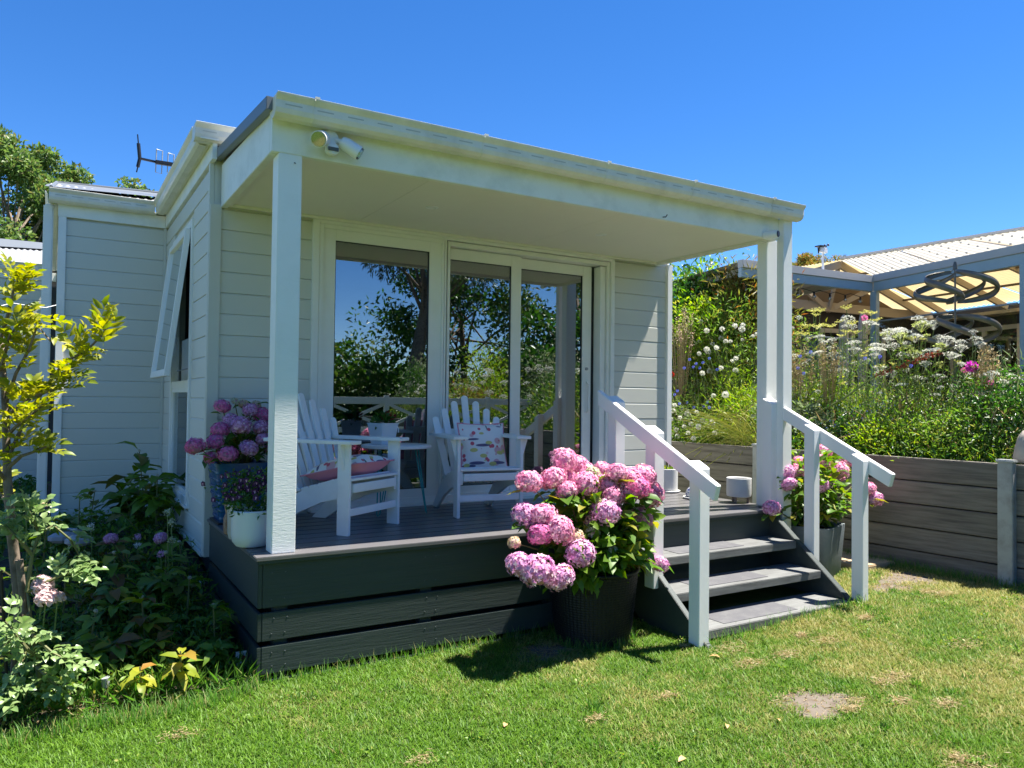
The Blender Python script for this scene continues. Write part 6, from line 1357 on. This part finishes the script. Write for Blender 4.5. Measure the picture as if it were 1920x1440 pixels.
# hedge and trees across the lawn, behind the camera; seen mirrored in the glass doors
tree('tall gum tree with leaning dark trunk across the lawn', (8.6, -15.5, 0), 9.5, (3.2, 3.0, 2.4), 12000, (.16, .3), (.03, .05), L_GUM, 26, 'gum_tree', .26, hang=.8, clr=.20, lean=(1.2, 0), seed=11)
tree('gum tree hanging low across the lawn, mirrored at the left of the glass', (3.4, -16.0, 0), 9.0, (2.0, 2.2, 2.0), 9000, (.16, .3), (.03, .05), L_GUM, 20, 'gum_tree', .22, hang=.9, clr=.22, low=.5, seed=12)
for k, (x, y, h, c) in enumerate(((2.0, -19, 4.2, (3, 2, 2)), (6.5, -20, 4.0, (3, 2, 2)), (11.5, -17, 6.5, (3, 2.5, 3)), (14.5, -14, 7.0, (3, 3, 3.2)), (17, -9, 6.5, (3, 3, 3)), (-3, -18, 4.5, (3, 2, 2.2)), (11.6, -9.5, 4.4, (1.6, 1.6, 2.0)), (-8, -16, 5, (3, 2, 2.5)))):
    tree(['low hedge tree opposite the cottage, left part', 'low hedge tree opposite the cottage, middle part', 'dense dark tree beyond the end of the flower garden', 'dense tall tree right of the dark one beyond the flower garden', 'tree beyond the far corner of the yard', 'hedge tree behind the lawn on the left', 'dark round tree inside the yard past the wall', 'broad tree at the back left of the lawn'][k], (x, y, 0), h, c, 7000, (.14, .26), (.07, .12), [L_DARK, L_TREE][k % 2], 24, 'hedge_tree', .16, clr=.30, low=.12, seed=20+k, group='trees mirrored in the glass doors')

n = 26000; P = np.stack([rng.uniform(-14, 20, n), rng.normal(-19, .8, n), np.zeros(n)], 1); P[:, 2] = rng.random(n)*(2.6+.8*np.sin(P[:, 0]*.9)+.5*np.sin(P[:, 0]*2.7)); V, F = leaf_arrays(P, rand_dirs(n, .3), rand_dirs(n), rng.uniform(.15, .3, n), rng.uniform(.1, .18, n), .2, .3, True)
props(link_mesh('boundary_hedge', mesh_np('boundary_hedge', V, F, L_DARK)), 'long overgrown boundary hedge across the lawn', None, None, 'stuff')
# ------------------------------------------------------------------ lawn blades
def blades(n, x0, x1, y0, y1, hmin, hmax, w, keep, mat, name, lab=None, lean=.55):
    X = rng.uniform(x0, x1, n); Y = rng.uniform(y0, y1, n); k = keep(X, Y); X = X[k]; Y = Y[k]; n = len(X)
    t = np.clip((X-1.0)/4.4, 0, 1); Z = .115*t*t*(3-2*t)+.012*np.sin(X*2.1+Y*1.3)*np.clip(-Y, 0, 1)-.002
    a = rng.uniform(0, 2*np.pi, n); h = rng.uniform(hmin, hmax, n); ln = h*lean*rng.uniform(.3, 1.3, n); P = np.stack([X, Y, Z], 1)
    d = np.stack([np.cos(a), np.sin(a), np.zeros(n)], 1); s = np.stack([-np.sin(a), np.cos(a), np.zeros(n)], 1); up = np.array([0, 0, 1.]); ww = w*rng.uniform(.7, 1.3, n)[:, None]
    m = P+d*(ln*.35)[:, None]+up*(h*.6)[:, None]; tp = P+d*ln[:, None]+up*h[:, None]
    V = np.stack([P-s*ww/2, P+s*ww/2, m+s*ww*.42, m-s*ww*.42, tp], 1).reshape(-1, 3); F = (np.array([[0,1,2],[0,2,3],[3,2,4]])[None]+(np.arange(n)*5)[:, None, None]).reshape(-1, 3)
    me = mesh_np(name, V, F, mat); o = link_mesh(name, me); props(o, lab, None, None, 'stuff'); return o
PATCH = ((2.30,-1.66,.19,.14), (4.95,-.50,.24,.15), (4.55,-.62,.14,.1), (1.62,-.32,.14,.1))
def on_lawn(X, Y):
    k = (Y < -.005+.0*X) | (X > 4.10); k &= ~((X > 2.45) & (X < 3.97) & (Y > -.62)); edge = -.06-.16*np.clip(-X, 0, 2)+.05*np.sin(X*5); k &= ~((X < 0) & (Y > edge)); k &= X < 5.36-.066*Y
    rr = (X-fp.x)**2+(Y-fp.y)**2; k &= rr > .2**2
    for cx, cy, a, b in PATCH:
        th = np.arctan2(Y-cy, X-cx); e = 1+.28*np.sin(3*th+cx)+.16*np.sin(7*th+cy*3)+.10*np.sin(13*th); q = ((X-cx)/a)**2+((Y-cy)/b)**2
        k &= rng.random(len(X)) < np.clip((q/e**2-.55)/.9, .05, 1)
    k &= ~((X > 4.84) & (Y > -.18) & (Y < .36)); return k
gm, nt, n_, l_, b_ = nodes('lawn_blades')       # living green with straw-dry patches
P_ = geo_pos(n_); isl = [x for x in n_ if x.type == 'NEW_GEOMETRY'][0].outputs['Random Per Island']
c1 = mixrgb(n_, l_, isl, (.042,.125,.008), (.17,.32,.022)); dry = mixrgb(n_, l_, isl, (.20,.23,.035), (.52,.43,.17))
big_n = noise(n_, l_, .85, 3, P_); sm = noise(n_, l_, 7, 4, P_)
ad = n_.new('ShaderNodeMath'); ad.operation = 'MULTIPLY_ADD'; l_.new(sm, ad.inputs[0]); ad.inputs[1].default_value = .5; l_.new(big_n, ad.inputs[2])
wn_ = n_.new('ShaderNodeTexWhiteNoise'); wn_.noise_dimensions = '1D'; l_.new(isl, wn_.inputs['W'])
ad2 = n_.new('ShaderNodeMath'); ad2.operation = 'MULTIPLY_ADD'; l_.new(wn_.outputs['Value'], ad2.inputs[0]); ad2.inputs[1].default_value = .30; l_.new(ad.outputs[0], ad2.inputs[2])
sx_ = n_.new('ShaderNodeSeparateXYZ'); l_.new(P_, sx_.inputs[0]); ad3 = n_.new('ShaderNodeMath'); ad3.operation = 'MULTIPLY_ADD'; l_.new(sx_.outputs['X'], ad3.inputs[0]); ad3.inputs[1].default_value = .08; l_.new(ad2.outputs[0], ad3.inputs[2])
col = mixrgb(n_, l_, ramp(n_, l_, ad3.outputs[0], 1.08, 1.30), c1, dry); l_.new(col, b_.inputs['Base Color']); b_.inputs['Roughness'].default_value = .5; setspec(b_, .25)
tl = n_.new('ShaderNodeBsdfTranslucent'); l_.new(col, tl.inputs[0]); mx = n_.new('ShaderNodeMixShader'); mx.inputs[0].default_value = .4; l_.new(b_.outputs[0], mx.inputs[1]); l_.new(tl.outputs[0], mx.inputs[2]); l_.new(mx.outputs[0], n_['Material Output'].inputs['Surface'])
blades(300000, -1.6, 3.6, -2.9, .05, .010, .030, .0040, on_lawn, gm, 'lawn_grass', 'short mown lawn grass in front of the deck', 1.3)
blades(190000, 2.4, 6.2, -3.6, 1.4, .012, .032, .0042, on_lawn, gm, 'lawn_grass', 'short mown lawn grass at the right of the steps', 1.2)
blades(60000, -4, 8, -9, -2.7, .02, .04, .008, on_lawn, gm, 'lawn_grass', 'lawn grass nearest the camera', .9)
def edge_keep(X, Y):
    e = -.05-.16*np.clip(-X, 0, 2)+.05*np.sin(X*5); a = (X < .0) & (np.abs(Y-e) < .07); b = (X >= 0) & (X < 2.3) & (Y > -.05) & (Y < .02) & (rng.random(len(X)) < .5); c = (X > 2.45) & (X < 4.0) & (Y < -.70) & (Y > -.80) & (rng.random(len(X)) < .35); d = (X > 4.2) & (X > 5.20-.066*Y) & (X < 5.37-.066*Y) & (rng.random(len(X)) < .6)
    g = ((X-2.0)**2+(Y+.245)**2 < .27**2) & ((X-2.0)**2+(Y+.245)**2 > .205**2); return a | b | c | d | g
blades(150000, -1.6, 5.8, -1.2, 1.0, .03, .095, .0034, edge_keep, L_LONG, 'long_edge_grass', 'uncut longer grass along the bed, skirting and wall', .7)
# small dry scars, weeds and clover in the turf
def lawn_bits(name, lab, K, per, sx, sy, L, W, mat, x0, x1, y0, y1, zz, up):
    cx = rng.uniform(x0, x1, K); cy = rng.uniform(y0, y1, K); i = np.repeat(np.arange(K), per); sc = rng.uniform(.4, 1.3, K)[i]; X = cx[i]+rng.normal(0, sx, K*per)*sc; Y = cy[i]+rng.normal(0, sy, K*per)*sc
    k = on_lawn(X, Y); X = X[k]; Y = Y[k]; n = len(X); Z = np.array([gz(a, b) for a, b in zip(X, Y)])+rng.uniform(*zz, n); P = np.stack([X, Y, Z], 1); D = rand_dirs(n, up); D[:, 2] = np.abs(D[:, 2])*(1 if up else .25)
    V, F = leaf_arrays(P, D, rand_dirs(n, 2.5), rng.uniform(*L, n), rng.uniform(*W, n), .12, .2, True); props(link_mesh(name, mesh_np(name, V, F, mat)), lab, None, None, 'stuff')
lawn_bits('dry_thatch', 'straw coloured dead grass scars in the right half of the lawn', 46, 170, .06, .035, (.015, .04), (.002, .004), DRY, 2.2, 6.0, -3.4, -.3, (.012, .026), 0)
lawn_bits('dry_thatch', 'few small dead grass spots in the left half of the lawn', 12, 110, .04, .022, (.015, .035), (.002, .004), DRY, -.8, 2.4, -2.4, -.3, (.012, .024), 0)
lawn_bits('lawn_weeds', 'small clover and broadleaf weeds in the turf', 110, 26, .035, .03, (.010, .02), (.008, .014), L_MID, -1.2, 5.4, -3.2, -.1, (.018, .032), 1)
lawn_bits('grass_tufts', 'slightly taller darker tufts in the lawn', 120, 60, .03, .025, (.03, .055), (.003, .005), L_LONG, -1.2, 5.6, -3.2, -.05, (.0, .005), 1.6)
for cx, cy, a, b in PATCH:
    n = 160; th = rng.uniform(0, 6.28, n); r = np.sqrt(rng.random(n)); P = np.stack([cx+a*1.2*r*np.cos(th), cy+b*1.2*r*np.sin(th), np.full(n, gz(cx, cy)+.008)], 1)
    V, F = leaf_arrays(P, rand_dirs(n, .15)*np.array([1, 1, .3]), rand_dirs(n, 2), rng.uniform(.02, .05, n), rng.uniform(.002, .004, n), .1, .3, True); o = link_mesh('straw_bits', mesh_np('straw_bits', V, F, DRY)); props(o, 'dry straw bits lying on a bare dirt patch', None, None, 'stuff')
print('objects', len(bpy.data.objects))
